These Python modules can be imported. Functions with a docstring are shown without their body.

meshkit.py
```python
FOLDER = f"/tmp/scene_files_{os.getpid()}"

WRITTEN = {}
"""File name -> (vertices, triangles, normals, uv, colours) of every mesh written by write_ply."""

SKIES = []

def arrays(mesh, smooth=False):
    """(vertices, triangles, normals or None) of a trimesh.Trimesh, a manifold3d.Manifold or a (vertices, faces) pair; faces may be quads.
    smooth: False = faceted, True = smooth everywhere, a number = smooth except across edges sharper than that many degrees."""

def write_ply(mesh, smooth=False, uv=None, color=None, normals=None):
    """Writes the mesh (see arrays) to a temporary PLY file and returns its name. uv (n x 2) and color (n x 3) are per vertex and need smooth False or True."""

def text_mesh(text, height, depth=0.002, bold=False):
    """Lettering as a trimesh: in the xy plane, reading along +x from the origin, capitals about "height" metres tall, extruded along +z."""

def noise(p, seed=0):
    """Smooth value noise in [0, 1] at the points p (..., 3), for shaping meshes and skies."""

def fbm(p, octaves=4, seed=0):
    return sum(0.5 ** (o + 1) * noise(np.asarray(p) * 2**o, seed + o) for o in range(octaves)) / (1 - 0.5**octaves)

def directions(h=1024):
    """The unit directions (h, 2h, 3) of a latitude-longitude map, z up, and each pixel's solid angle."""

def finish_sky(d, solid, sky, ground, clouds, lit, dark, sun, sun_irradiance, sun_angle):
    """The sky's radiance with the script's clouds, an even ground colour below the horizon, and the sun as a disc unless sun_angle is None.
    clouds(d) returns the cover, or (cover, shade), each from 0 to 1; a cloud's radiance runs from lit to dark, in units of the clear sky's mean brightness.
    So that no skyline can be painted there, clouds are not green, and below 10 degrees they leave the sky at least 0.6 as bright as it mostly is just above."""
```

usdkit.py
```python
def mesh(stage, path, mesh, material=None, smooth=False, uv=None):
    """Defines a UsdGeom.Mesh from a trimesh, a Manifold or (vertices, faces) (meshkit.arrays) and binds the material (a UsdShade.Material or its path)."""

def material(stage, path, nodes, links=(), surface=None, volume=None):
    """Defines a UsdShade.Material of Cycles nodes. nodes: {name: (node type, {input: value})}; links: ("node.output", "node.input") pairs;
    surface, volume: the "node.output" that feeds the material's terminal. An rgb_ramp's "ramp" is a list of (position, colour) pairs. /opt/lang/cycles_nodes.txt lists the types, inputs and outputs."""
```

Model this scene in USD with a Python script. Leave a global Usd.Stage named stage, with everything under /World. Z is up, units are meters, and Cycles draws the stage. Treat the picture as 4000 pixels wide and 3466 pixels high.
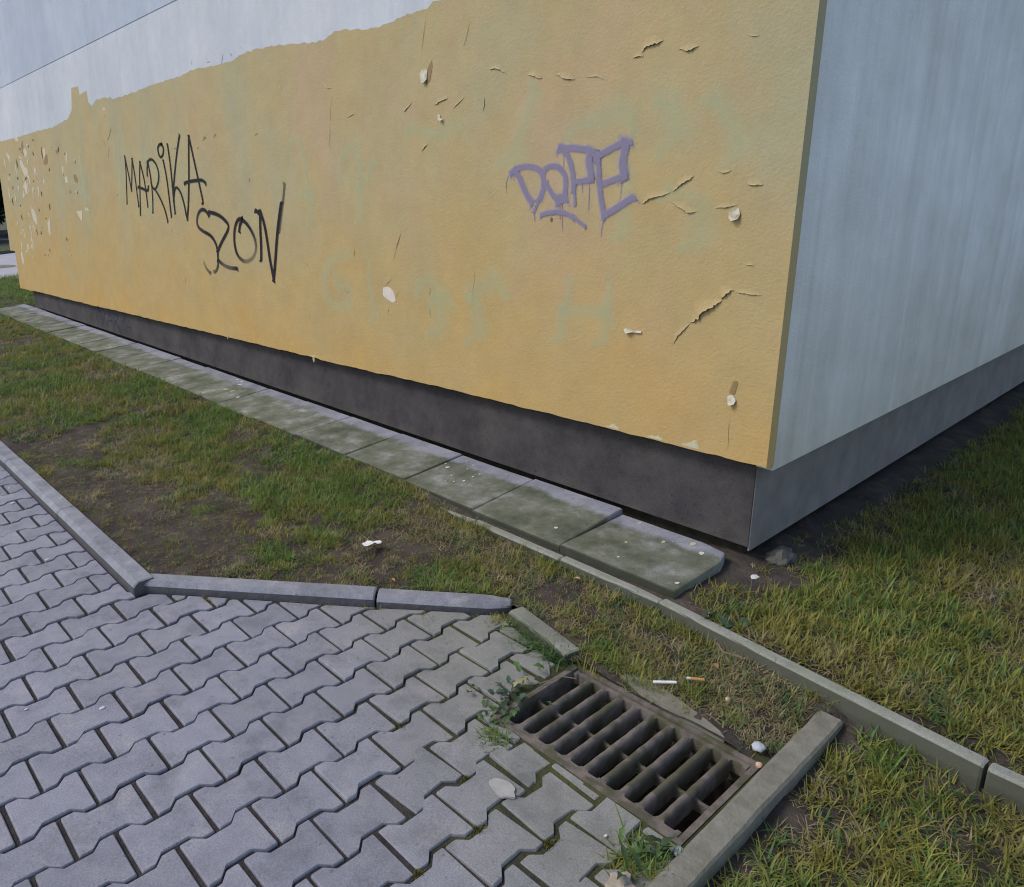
import json, math, random
import numpy as np, trimesh, shapely
from shapely.geometry import Polygon, MultiPolygon, box as sbox, Point, LineString
from shapely import affinity
import usdkit, meshkit
from pxr import Usd, UsdGeom, UsdLux, UsdShade, Gf, Sdf, Vt

stage = Usd.Stage.CreateInMemory()
UsdGeom.SetStageUpAxis(stage, 'Z'); UsdGeom.SetStageMetersPerUnit(stage, 1.0)
UsdGeom.Xform.Define(stage, '/World')

# ------------------------------------------------------------------ camera, sky, sun
CAM = np.array([-0.35149, -1.79739, 1.53524])
RIGHT = np.array([0.776105, -0.630282, -0.020127])
DOWN = np.array([-0.174633, -0.184148, -0.967260])
FWD = np.array([0.605941, 0.754210, -0.252986])
F_PX, CX, CY, PW, PH = 2983.87, 1491.54, 1539.11, 4000.0, 3466.0
cam = UsdGeom.Camera.Define(stage, '/World/camera')
HA = 36.0
cam.CreateHorizontalApertureAttr(HA); cam.CreateVerticalApertureAttr(HA * PH / PW)
cam.CreateFocalLengthAttr(HA * F_PX / PW)
cam.CreateHorizontalApertureOffsetAttr((PW / 2 - CX) * HA / PW)
cam.CreateVerticalApertureOffsetAttr(-(PH / 2 - CY) * HA / PW)
cam.CreateClippingRangeAttr(Gf.Vec2f(0.05, 2000))
cam.CreateExposureAttr(0.45)
m4 = np.eye(4); m4[0, :3] = RIGHT; m4[1, :3] = -DOWN; m4[2, :3] = -FWD; m4[3, :3] = CAM
cam.AddTransformOp().Set(Gf.Matrix4d(m4.tolist()))

SUN = np.array([-0.55, 0.42, 0.72]); SUN /= np.linalg.norm(SUN)
ELEV, ROT = math.asin(SUN[2]), math.atan2(SUN[0], SUN[1])
dome = UsdLux.DomeLight.Define(stage, '/World/sky')
dome.GetPrim().SetCustomDataByKey('kind', 'structure')
skymat = usdkit.material(stage, '/World/Looks/sky_dome', {
    's': ('sky_texture', {'sky_type': 'single_scattering', 'sun_disc': False, 'sun_elevation': ELEV, 'sun_rotation': ROT, 'aerosol_density': 2.0}),
    'h': ('hsv', {'saturation': 1.15, 'value': 1.0}),
    'tc': ('texture_coordinate', {}), 'n': ('noise_texture', {'scale': 2.2, 'detail': 5.0}),
    'r': ('map_range', {'from_min': 0.35, 'from_max': 0.7, 'to_min': 0.05, 'to_max': 0.5, 'clamp': True}),
    'bw': ('rgb_to_bw', {}), 'cmb': ('combine_color', {}), 'tint': ('mix', {'mix_type': 'multiply', 'fac': 1.0, 'color2': (1.12, 1.16, 1.25)}),
    'm': ('mix', {}), 'b': ('background_shader', {'strength': 0.12})},
    [('s.color', 'h.color'), ('tc.generated', 'n.vector'), ('n.fac', 'r.value'), ('s.color', 'bw.color'), ('bw.val', 'cmb.r'), ('bw.val', 'cmb.g'), ('bw.val', 'cmb.b'),
     ('cmb.color', 'tint.color1'), ('h.color', 'm.color1'), ('tint.color', 'm.color2'), ('r.result', 'm.fac'), ('m.color', 'b.color')], surface='b.background')
UsdShade.MaterialBindingAPI.Apply(dome.GetPrim()).Bind(skymat)
sun = UsdLux.DistantLight.Define(stage, '/World/sun')
sun.CreateNormalizeAttr(True); sun.CreateIntensityAttr(0.3); sun.CreateAngleAttr(15.0); sun.CreateColorAttr(Gf.Vec3f(1.0, 0.96, 0.9))
zx = np.cross([0, 0, 1], SUN); zx /= np.linalg.norm(zx); zy = np.cross(SUN, zx)
ms = np.eye(4); ms[0, :3] = zx; ms[1, :3] = zy; ms[2, :3] = SUN
sun.AddTransformOp().Set(Gf.Matrix4d(ms.tolist()))

# ------------------------------------------------------------------ helpers
rng = np.random.default_rng(7); random.seed(7)
D = json.loads(r'''{"MARIKA":[[[5.488,1.922],[5.492,1.792],[5.517,1.666],[5.549,1.497]],[[5.485,1.908],[5.441,1.763],[5.407,1.619]],[[5.407,1.619],[5.361,1.752],[5.319,1.892]],[[5.319,1.892],[5.292,1.75],[5.282,1.608],[5.27,1.473]],[[5.249,1.397],[5.214,1.571],[5.187,1.729],[5.145,1.858]],[[5.145,1.858],[5.089,1.726],[5.067,1.587],[5.058,1.469]],[[5.237,1.644],[5.137,1.627],[5.062,1.609],[5.011,1.612],[5.009,1.642]],[[5.007,1.741],[4.997,1.801],[4.969,1.85]],[[4.968,1.854],[4.934,1.722],[4.927,1.568],[4.958,1.416]],[[4.982,1.842],[4.931,1.87],[4.866,1.871],[4.79,1.826],[4.753,1.758],[4.768,1.692],[4.812,1.643],[4.861,1.614],[4.913,1.628],[4.94,1.679]],[[4.861,1.614],[4.771,1.541],[4.689,1.439],[4.654,1.342]],[[4.639,1.848],[4.604,1.729],[4.586,1.58],[4.58,1.464],[4.571,1.385]],[[4.641,1.98],[4.681,1.985],[4.72,1.967],[4.733,1.939],[4.715,1.897],[4.689,1.875],[4.64,1.889],[4.616,1.924],[4.615,1.957],[4.65,1.981]],[[4.525,1.971],[4.504,1.822],[4.498,1.661],[4.499,1.513],[4.49,1.414]],[[4.283,2.026],[4.361,1.895],[4.432,1.739],[4.483,1.62],[4.499,1.513]],[[4.497,1.522],[4.472,1.595],[4.436,1.627],[4.38,1.614],[4.333,1.561],[4.293,1.472],[4.279,1.399],[4.262,1.367]],[[4.262,1.367],[4.209,1.52],[4.166,1.715],[4.142,1.869],[4.115,2.011]],[[4.115,2.011],[4.075,1.888],[4.03,1.749],[3.984,1.61],[3.95,1.502],[3.965,1.487]],[[4.257,1.655],[4.171,1.667],[4.062,1.67],[3.938,1.674],[3.882,1.646]]],"SZON":[[[3.873,1.399],[3.91,1.433],[3.96,1.448],[4.024,1.437],[4.076,1.393],[4.096,1.337],[4.066,1.298],[3.973,1.269],[3.872,1.248],[3.81,1.211],[3.775,1.165],[3.765,1.119],[3.769,1.064],[3.773,1.017],[3.806,0.972],[3.851,0.956]],[[3.923,0.945],[3.98,0.973],[4.02,1.019]],[[3.863,1.426],[3.76,1.415],[3.665,1.393],[3.582,1.353],[3.55,1.323],[3.585,1.278],[3.658,1.223],[3.724,1.167],[3.765,1.119]],[[3.767,1.057],[3.704,1.029],[3.609,1.007],[3.466,1.008]],[[3.395,1.293],[3.382,1.334],[3.348,1.363]],[[3.346,1.378],[3.399,1.377],[3.451,1.333],[3.48,1.258],[3.481,1.176],[3.451,1.11],[3.38,1.073],[3.304,1.069],[3.212,1.1],[3.161,1.16],[3.16,1.224],[3.203,1.287],[3.269,1.343],[3.339,1.374]],[[3.134,1.439],[3.103,1.43],[3.078,1.408]],[[3.072,1.429],[3.087,1.304],[3.085,1.198],[3.098,1.091]],[[3.072,1.433],[3.026,1.354],[2.998,1.236],[2.978,1.111],[2.953,1.021],[2.939,0.966]],[[2.94,0.958],[2.906,1.08],[2.87,1.24],[2.829,1.377],[2.786,1.49]]],"SZGHOST":[[[2.733,1.607],[2.749,1.542],[2.794,1.41],[2.831,1.296]]],"DOPE":[[70,[[0.728,1.621],[0.694,1.64],[0.654,1.645],[0.61,1.644],[0.574,1.636],[0.552,1.622],[0.535,1.592],[0.53,1.563],[0.538,1.53],[0.556,1.494]]],[40,[[0.554,1.498],[0.572,1.468],[0.584,1.441]]],[75,[[0.705,1.627],[0.679,1.6],[0.66,1.566],[0.641,1.535],[0.622,1.508],[0.599,1.485]]],[65,[[0.53,1.625],[0.515,1.638],[0.486,1.644],[0.457,1.638],[0.431,1.621],[0.412,1.595],[0.408,1.56],[0.41,1.525],[0.413,1.5],[0.437,1.481],[0.45,1.494],[0.471,1.507],[0.498,1.54],[0.516,1.561]]],[100,[[0.444,1.497],[0.425,1.503],[0.415,1.506]]],[75,[[0.446,1.716],[0.416,1.714],[0.376,1.712],[0.337,1.707],[0.298,1.699],[0.267,1.688],[0.247,1.675]]],[65,[[0.44,1.712],[0.41,1.689],[0.393,1.663],[0.379,1.625],[0.369,1.581],[0.363,1.537]]],[35,[[0.363,1.544],[0.358,1.506],[0.353,1.471]]],[85,[[0.282,1.689],[0.292,1.668],[0.293,1.647],[0.284,1.622],[0.277,1.597],[0.279,1.579]]],[60,[[0.272,1.577],[0.31,1.574],[0.356,1.57]]],[75,[[0.255,1.669],[0.215,1.685],[0.18,1.701],[0.145,1.714],[0.117,1.718],[0.098,1.724]]],[100,[[0.112,1.715],[0.118,1.686],[0.125,1.651],[0.122,1.616],[0.111,1.586]]],[65,[[0.108,1.586],[0.143,1.58],[0.178,1.57],[0.218,1.558]]],[65,[[0.245,1.672],[0.241,1.626],[0.233,1.566],[0.225,1.517],[0.214,1.468],[0.199,1.431]]],[75,[[0.199,1.431],[0.16,1.449],[0.118,1.473],[0.067,1.503]]],[55,[[0.538,1.43],[0.493,1.44],[0.443,1.442],[0.402,1.437],[0.361,1.421]]],[38,[[0.363,1.422],[0.34,1.409],[0.319,1.395],[0.295,1.382]]]],"DRIP":[[[0.427,1.69],[0.424,1.633]],[[0.712,1.611],[0.713,1.584]],[[0.321,1.562],[0.318,1.527]],[[0.284,1.564],[0.282,1.505],[0.283,1.443]],[[0.124,1.563],[0.123,1.524],[0.128,1.491]],[[0.424,1.474],[0.418,1.361]],[[0.437,1.465],[0.434,1.403]],[[0.202,1.42],[0.21,1.375],[0.212,1.343]],[[0.744,1.608],[0.76,1.578],[0.758,1.53]],[[0.584,1.438],[0.578,1.398]]],"HOLE":[0.481,1.407],"GHOST":[[90,[[2.077,1.169],[2.215,1.156],[2.286,1.083],[2.303,0.987],[2.288,0.886],[2.202,0.842],[2.073,0.867],[2.017,0.935],[2.066,0.986],[2.151,0.98]]],[70,[[1.83,1.14],[1.827,0.963],[1.784,0.823]]],[110,[[1.388,1.044],[1.331,1.086],[1.251,1.076],[1.22,0.96],[1.212,0.82]]],[120,[[0.961,1.061],[0.832,1.121]]],[130,[[0.939,0.961],[0.909,0.846]]],[90,[[1.267,0.977],[1.158,1.008]]],[60,[[2.71,1.789],[2.637,1.893],[2.568,1.906],[2.479,1.778],[2.457,1.637],[2.446,1.53],[2.432,1.368]]],[60,[[2.593,1.55],[2.419,1.547]]],[60,[[2.114,1.644],[2.072,1.759],[1.959,1.849],[1.907,1.782],[1.909,1.622],[1.908,1.392]]],[50,[[1.916,1.59],[1.833,1.62],[1.776,1.713]]],[60,[[0.369,1.122],[0.404,0.868]]],[60,[[0.15,1.138],[0.171,0.886]]],[80,[[0.379,1.004],[0.165,1.026]]],[90,[[0.38,1.793],[0.258,1.829],[0.122,1.84]]],[110,[[-0.081,1.832],[-0.118,1.74]]],[90,[[-0.269,1.834],[-0.337,1.74],[-0.365,1.669]]],[80,[[0.083,1.577],[0.102,1.463],[0.089,1.365]]],[90,[[-0.106,1.528],[-0.185,1.516],[-0.248,1.463],[-0.247,1.34]]],[110,[[0.607,1.931],[0.679,1.815],[0.701,1.69]]],[90,[[1.426,1.87],[1.259,1.816],[1.082,1.872]]],[90,[[5.055,1.958],[4.742,1.705],[5.031,1.402]]],[80,[[5.61,2.052],[5.686,1.532]]],[90,[[6.728,1.977],[6.703,1.539],[6.626,1.243]]]],"PLINTH":[[[6.936,0.324],[6.954,0.22]],[[6.899,0.243],[6.879,0.206]],[[6.809,0.326],[6.796,0.243],[6.781,0.167]],[[6.875,0.364],[6.735,0.361],[6.683,0.328],[6.684,0.278],[6.779,0.223]],[[6.568,0.307],[6.611,0.242],[6.654,0.176]],[[6.685,0.322],[6.565,0.318],[6.47,0.334],[6.379,0.343]],[[6.586,0.25],[6.492,0.261]],[[6.399,0.325],[6.438,0.196]],[[6.401,0.32],[6.278,0.344],[6.3,0.293],[6.406,0.254]],[[6.377,0.252],[6.305,0.201],[6.259,0.164]],[[6.093,0.353],[6.1,0.305]],[[6.013,0.346],[5.983,0.308]],[[6.166,0.292],[6.079,0.255],[5.934,0.241]]],"LIP":[[14,[[0.069,2.054],[0.054,2.068],[0.027,2.071],[-0.007,2.076],[-0.025,2.079]]],[8,[[0.106,2.036],[0.084,2.041],[0.058,2.037]]],[10,[[-0.093,2.041],[-0.12,2.032],[-0.145,2.031],[-0.173,2.042]]],[9,[[0.644,2.041],[0.603,2.03],[0.558,2.015]]],[10,[[0.483,2.021],[0.452,2.011],[0.421,1.996],[0.383,1.992]]],[4,[[0.325,1.993],[0.268,1.989],[0.225,1.968]]],[9,[[0.026,1.474],[-0.014,1.497],[-0.064,1.507],[-0.104,1.518]]],[9,[[-0.107,1.52],[-0.146,1.549],[-0.175,1.564],[-0.194,1.58]]],[10,[[-0.11,1.482],[-0.154,1.458],[-0.186,1.441],[-0.221,1.444]]],[6,[[-0.288,1.458],[-0.343,1.463],[-0.374,1.471]]],[9,[[-0.402,1.541],[-0.425,1.542],[-0.461,1.539]]],[5,[[-0.28,1.598],[-0.309,1.584],[-0.341,1.595]]],[4,[[-0.352,2.052],[-0.373,2.042],[-0.395,2.041]]],[9,[[0.883,2.092],[0.838,2.093],[0.802,2.081],[0.775,2.063]]],[8,[[1.259,1.969],[1.216,1.985],[1.159,1.993]]],[5,[[1.535,1.999],[1.494,1.962],[1.43,2.003]]],[4,[[1.123,1.939],[1.092,1.96],[1.043,1.985]]],[4,[[0.908,1.974],[0.908,1.936],[0.916,1.911]]],[6,[[1.359,1.75],[1.314,1.784]]],[4,[[2.391,2.347],[2.363,2.311],[2.341,2.292]]],[4,[[2.263,2.202],[2.199,2.154],[2.148,2.153]]],[5,[[2.742,2.232],[2.711,2.193]]],[4,[[2.008,1.973],[1.937,1.99]]],[6,[[-0.163,0.919],[-0.179,0.956],[-0.229,1.014]]],[16,[[-0.229,1.014],[-0.257,1.035],[-0.279,1.06],[-0.322,1.092],[-0.348,1.122]]],[12,[[-0.345,1.119],[-0.368,1.148],[-0.392,1.161]]],[7,[[-0.395,1.153],[-0.439,1.149],[-0.497,1.148]]],[6,[[-0.286,1.013],[-0.288,1.024]]],[5,[[-0.428,1.256],[-0.46,1.253]]]],"SLIT":[[[2.152,2.101],[2.175,2.031],[2.181,1.959]],[[2.183,1.942],[2.19,1.885],[2.198,1.811]],[[-0.425,0.678],[-0.423,0.613],[-0.428,0.556],[-0.423,0.522]],[[1.976,1.199],[1.977,1.169]],[[2.502,1.106],[2.496,1.081]],[[1.291,1.038],[1.305,0.984]],[[0.96,1.146],[0.964,1.084],[0.978,1.02]],[[1.847,0.784],[1.838,0.763]],[[2.501,0.758],[2.506,0.736]],[[1.538,1.321],[1.57,1.257],[1.604,1.171]],[[1.693,1.009],[1.619,1.064]],[[1.59,0.959],[1.557,0.995]],[[1.008,2.326],[1.026,2.269],[1.053,2.21]],[[1.32,2.389],[1.349,2.266],[1.36,2.241]],[[1.537,1.323],[1.577,1.235]],[[1.975,1.219],[1.977,1.174]],[[1.303,0.925],[1.295,0.862]],[[1.663,0.885],[1.658,0.848]],[[5.75,2.202],[5.826,2.126],[5.892,2.084]],[[5.853,2.036],[5.913,1.928]],[[5.996,2.1],[5.97,2.052]],[[3.823,1.988],[3.888,1.956]],[[3.954,1.926],[3.988,1.902]],[[3.649,2.001],[3.703,1.969]],[[3.203,1.665],[3.203,1.631]],[[4.597,1.288],[4.6,1.258]],[[4.403,0.88],[4.395,0.82]],[[3.037,1.959],[3.093,1.946]],[[5.761,1.592],[5.775,1.568]],[[5.339,1.95],[5.351,1.933]],[[4.411,1.933],[4.344,1.933]],[[8.923,2.196],[8.932,2.157]],[[8.894,2.15],[8.884,2.127]],[[8.317,2.261],[8.332,2.23]],[[8.388,2.123],[8.389,2.065]],[[8.024,2.155],[8.036,2.079],[8.027,2.011]],[[7.402,2.127],[7.402,2.056]],[[7.186,2.052],[7.212,2.018]],[[6.896,1.96],[6.893,1.918]],[[9.158,2.074],[9.153,2.0],[9.13,1.94]],[[7.824,1.911],[7.833,1.867]],[[9.188,1.848],[9.245,1.815]],[[8.857,1.827],[8.793,1.831],[8.866,1.811],[8.847,1.785]],[[9.628,1.605],[9.619,1.545],[9.596,1.479]],[[8.25,1.655],[8.255,1.585]],[[7.172,1.641],[7.176,1.614]],[[6.942,1.639],[6.941,1.601]],[[8.965,1.695],[8.978,1.627],[8.882,1.609]],[[9.248,1.496],[9.267,1.473]],[[7.988,1.509],[7.99,1.44]],[[8.846,1.597],[8.805,1.512],[8.761,1.433]],[[9.578,1.9],[9.582,1.871]],[[8.399,1.863],[8.334,1.753]],[[8.284,1.779],[8.223,1.727]],[[8.53,1.791],[8.522,1.758]],[[7.353,1.824],[7.336,1.804]],[[7.643,2.131],[7.643,2.118]],[[8.549,2.206],[8.547,2.169]],[[9.281,1.372],[9.27,1.295]],[[8.44,1.45],[8.448,1.409]],[[8.668,1.196],[8.653,1.122]],[[7.997,1.491],[7.999,1.431]],[[8.215,0.968],[8.205,0.926]],[[8.31,0.911],[8.292,0.87]],[[8.435,0.895],[8.436,0.868]],[[8.174,1.344],[8.218,1.323]],[[8.479,1.179],[8.485,1.126]],[[9.054,0.845],[8.942,0.789]],[[9.26,1.494],[9.259,1.472]],[[8.423,1.222],[8.419,1.207]],[[3.46,2.526],[3.498,2.46]],[[3.362,2.517],[3.335,2.49]],[[3.716,2.499],[3.658,2.501]],[[3.207,2.531],[3.195,2.516]],[[5.88,2.329],[5.883,2.297]],[[7.492,1.129],[7.49,1.08]],[[3.956,2.551],[3.975,2.513]],[[7.453,0.935],[7.383,0.919]],[[3.2,1.667],[3.2,1.633]],[[4.489,1.251],[4.487,1.233]]],"PALE":[[[9.103,2.345],[8.953,2.302],[8.98,2.27],[9.071,2.282],[9.132,2.31]],[[8.812,2.167],[8.707,2.173],[8.646,2.131],[8.712,2.059],[8.771,2.083],[8.806,2.118]],[[8.001,2.118],[7.937,2.14],[7.893,2.117],[7.93,2.033],[8.008,1.959],[7.992,2.035]],[[7.182,2.054],[7.145,2.048],[7.144,1.99],[7.185,1.925],[7.199,1.969]],[[9.601,2.176],[9.542,2.155],[9.466,2.105],[9.52,2.027],[9.538,2.08],[9.607,2.124]],[[9.019,2.051],[8.921,2.035],[8.853,1.96],[8.725,1.928],[8.728,1.818],[8.86,1.822],[8.945,1.903],[9.026,1.995]],[[9.035,1.724],[8.874,1.794],[8.839,1.737],[8.869,1.614],[8.944,1.609],[8.969,1.666]],[[8.373,1.835],[8.326,1.812],[8.328,1.745],[8.377,1.765]],[[8.12,1.791],[8.068,1.784],[8.116,1.717],[8.138,1.749]],[[7.368,1.908],[7.306,1.901],[7.343,1.829],[7.375,1.849]],[[7.302,1.788],[7.235,1.796],[7.205,1.751],[7.241,1.72],[7.307,1.734]],[[8.641,2.223],[8.573,2.219],[8.585,2.193],[8.642,2.201]],[[6.994,1.635],[6.939,1.639],[6.955,1.616],[7.008,1.616]],[[9.679,1.606],[9.62,1.608],[9.634,1.569],[9.684,1.576]],[[6.938,1.967],[6.896,1.96],[6.906,1.932],[6.938,1.948]],[[8.849,1.591],[8.801,1.563],[8.72,1.433],[8.802,1.433],[8.843,1.518]],[[9.059,2.097],[8.976,2.093],[8.892,2.051],[8.972,2.06]],[[9.042,1.668],[8.987,1.672],[9.013,1.599],[9.11,1.577]],[[8.793,1.471],[8.665,1.419],[8.592,1.335],[8.606,1.24],[8.726,1.291],[8.791,1.354]],[[8.163,1.288],[8.038,1.341],[8.108,1.136],[8.156,1.145],[8.177,1.217]],[[9.581,0.867],[9.475,0.865],[9.462,0.722],[9.555,0.705]],[[9.208,0.984],[9.125,0.987],[9.149,0.913],[9.221,0.916]],[[9.016,0.991],[8.954,0.971],[8.961,0.916],[9.01,0.936]],[[9.348,1.173],[9.276,1.178],[9.241,1.164],[9.329,1.154]],[[9.313,0.895],[9.246,0.906],[9.214,0.888],[9.283,0.874]],[[7.048,1.42],[6.856,1.428],[6.897,1.314],[6.957,1.344]],[[6.754,1.458],[6.664,1.458],[6.629,1.428],[6.744,1.421]],[[5.919,2.39],[5.863,2.385],[5.871,2.36],[5.919,2.364]]],"BROWN":[[[8.787,2.277],[8.773,2.203],[8.815,2.14],[8.792,2.084],[8.856,2.12],[8.869,2.22]],[[7.93,2.053],[7.847,2.059],[7.847,1.998],[7.895,1.949],[8.019,1.954],[8.015,1.985]],[[7.526,2.087],[7.433,2.09],[7.426,2.067],[7.478,2.042]],[[6.998,1.808],[6.925,1.801],[6.874,1.757],[6.902,1.72],[6.981,1.731],[7.009,1.77]],[[9.592,1.724],[9.49,1.742],[9.52,1.687],[9.559,1.699]],[[1.277,2.189],[1.273,2.155],[1.29,2.096],[1.323,2.072],[1.32,2.113],[1.301,2.165]],[[-0.426,0.812],[-0.443,0.813],[-0.438,0.778],[-0.434,0.76],[-0.412,0.759],[-0.415,0.785]],[[3.856,1.994],[3.811,1.98],[3.87,1.966]]],"CHIP":[[[1.706,1.003],[1.673,1.009],[1.643,1.007],[1.608,0.986],[1.6,0.962],[1.59,0.934],[1.617,0.921],[1.649,0.931],[1.688,0.946],[1.71,0.961]]],"FLAKE":[[[1.355,2.151],[1.311,2.153],[1.312,2.098],[1.323,2.086],[1.345,2.09],[1.372,2.126]],[[-0.344,1.453],[-0.357,1.462],[-0.381,1.458],[-0.389,1.437],[-0.385,1.419],[-0.364,1.412],[-0.347,1.424]],[[1.239,1.922],[1.221,1.924],[1.206,1.902],[1.187,1.899],[1.2,1.888],[1.221,1.897]],[[0.071,0.955],[0.053,0.96],[0.025,0.954],[-0.012,0.956],[-0.013,0.948],[0.025,0.947],[0.055,0.938]],[[-0.407,0.749],[-0.426,0.758],[-0.442,0.739],[-0.438,0.724],[-0.421,0.716],[-0.407,0.732]]],"EFF":[[[0.147,0.499],[0.104,0.532],[0.07,0.52],[0.05,0.498],[0.101,0.492]],[[-0.063,0.508],[-0.136,0.528],[-0.165,0.503],[-0.125,0.494]],[[-0.165,0.497],[-0.241,0.516],[-0.295,0.547],[-0.333,0.526],[-0.336,0.502],[-0.243,0.491]],[[3.127,0.453],[2.924,0.462],[2.751,0.458],[2.906,0.443]],[[2.604,0.462],[2.444,0.489],[2.411,0.466],[2.516,0.455]],[[1.601,0.472],[1.51,0.492],[1.478,0.476]],[[-0.39,0.498],[-0.436,0.504],[-0.483,0.493],[-0.438,0.487]]],"BOUND":[[9.85,2.326],[9.082,2.319],[8.118,2.336],[7.575,2.33],[6.973,2.376],[6.818,2.452],[6.756,2.658],[6.542,2.651],[6.532,2.572],[6.313,2.585],[6.298,2.476],[6.203,2.431],[6.078,2.478],[5.705,2.464],[5.648,2.435],[5.091,2.447],[4.7,2.461],[4.203,2.461],[3.993,2.482],[3.636,2.466],[3.364,2.461],[3.143,2.488],[3.005,2.489],[2.762,2.473],[2.422,2.437],[2.232,2.423],[2.099,2.457],[2.025,2.452],[1.743,2.41],[1.612,2.417],[1.466,2.429],[1.328,2.431],[1.271,2.453],[1.215,2.454],[1.073,2.45],[0.749,2.43],[0.215,2.406]],"BOTTOM":[[-0.558,0.482],[-0.387,0.489],[-0.33,0.498],[-0.043,0.5],[0.336,0.495],[0.69,0.482],[1.434,0.471],[2.312,0.457],[3.254,0.448],[3.254,0.448],[4.569,0.429],[6.005,0.414],[7.609,0.389],[9.367,0.365]],"GROOVE":[[9.486,2.955],[6.248,2.94],[4.229,3.008]]}''')
used = {}
def path_for(name, parent=None):
    base = (parent if isinstance(parent, str) else str(parent.GetPath())) if parent is not None else '/World'
    p = f'{base}/{name}'; k = used.get(p, 0); used[p] = k + 1
    return p if k == 0 else f'{p}_{k:03d}'
def tag(prim, label=None, cat=None, group=None, kind=None):
    prim = prim.GetPrim() if hasattr(prim, 'GetPrim') else prim
    for k, v in (('label', label), ('category', cat), ('group', group), ('kind', kind)):
        if v: prim.SetCustomDataByKey(k, v)
    return prim
def put(name, mesh, mat, parent=None, smooth=False, uv=None, label=None, kind=None):
    m = usdkit.mesh(stage, path_for(name, parent), mesh, mat, smooth=smooth, uv=uv)
    tag(m, label, None, None, kind)
    return m.GetPrim()
def thing(name, label=None, cat=None, group=None, kind=None, loc=(0, 0, 0), rz=0):
    x = UsdGeom.Xform.Define(stage, path_for(name))
    if any(loc) or rz:
        x.AddTranslateOp().Set(Gf.Vec3d(*loc)); x.AddRotateZOp().Set(rz)
    return tag(x, label, cat, group, kind)
cat_ = trimesh.util.concatenate
def project(P):
    q = (np.atleast_2d(P) - CAM) @ np.stack([RIGHT, DOWN, FWD]).T
    z = np.maximum(q[:, 2], 1e-3)
    return np.stack([CX + F_PX * q[:, 0] / z, CY + F_PX * q[:, 1] / z], 1), q[:, 2]
def loft(rings, cap=True):
    rings = np.asarray(rings, float); k, n, _ = rings.shape
    v = rings.reshape(-1, 3); f = []
    for i in range(k - 1):
        for j in range(n):
            a, b = i * n + j, i * n + (j + 1) % n
            f += [[a, b, b + n], [a, b + n, a + n]]
    if cap:
        c0, c1 = len(v), len(v) + 1
        v = np.vstack([v, rings[0].mean(0), rings[-1].mean(0)])
        for j in range(n):
            f += [[c0, (j + 1) % n, j], [c1, (k - 1) * n + j, (k - 1) * n + (j + 1) % n]]
    m = trimesh.Trimesh(v, np.array(f), process=False)
    if m.volume < 0: m.invert()
    return m
def bx(x0, x1, y0, y1, z0, z1):
    return trimesh.creation.box(bounds=[[x0, y0, z0], [x1, y1, z1]])
def prism(poly, z0, z1):
    ms = []
    for g in getattr(poly, 'geoms', [poly]):
        if g.geom_type != 'Polygon' or g.area < 1e-7: continue
        m = trimesh.creation.extrude_polygon(g, z1 - z0, engine='earcut'); m.apply_translation([0, 0, z0]); ms.append(m)
    return cat_(ms)
def tri2(poly):
    v, f = trimesh.creation.triangulate_polygon(poly, engine='earcut'); return np.asarray(v), np.asarray(f)
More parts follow.
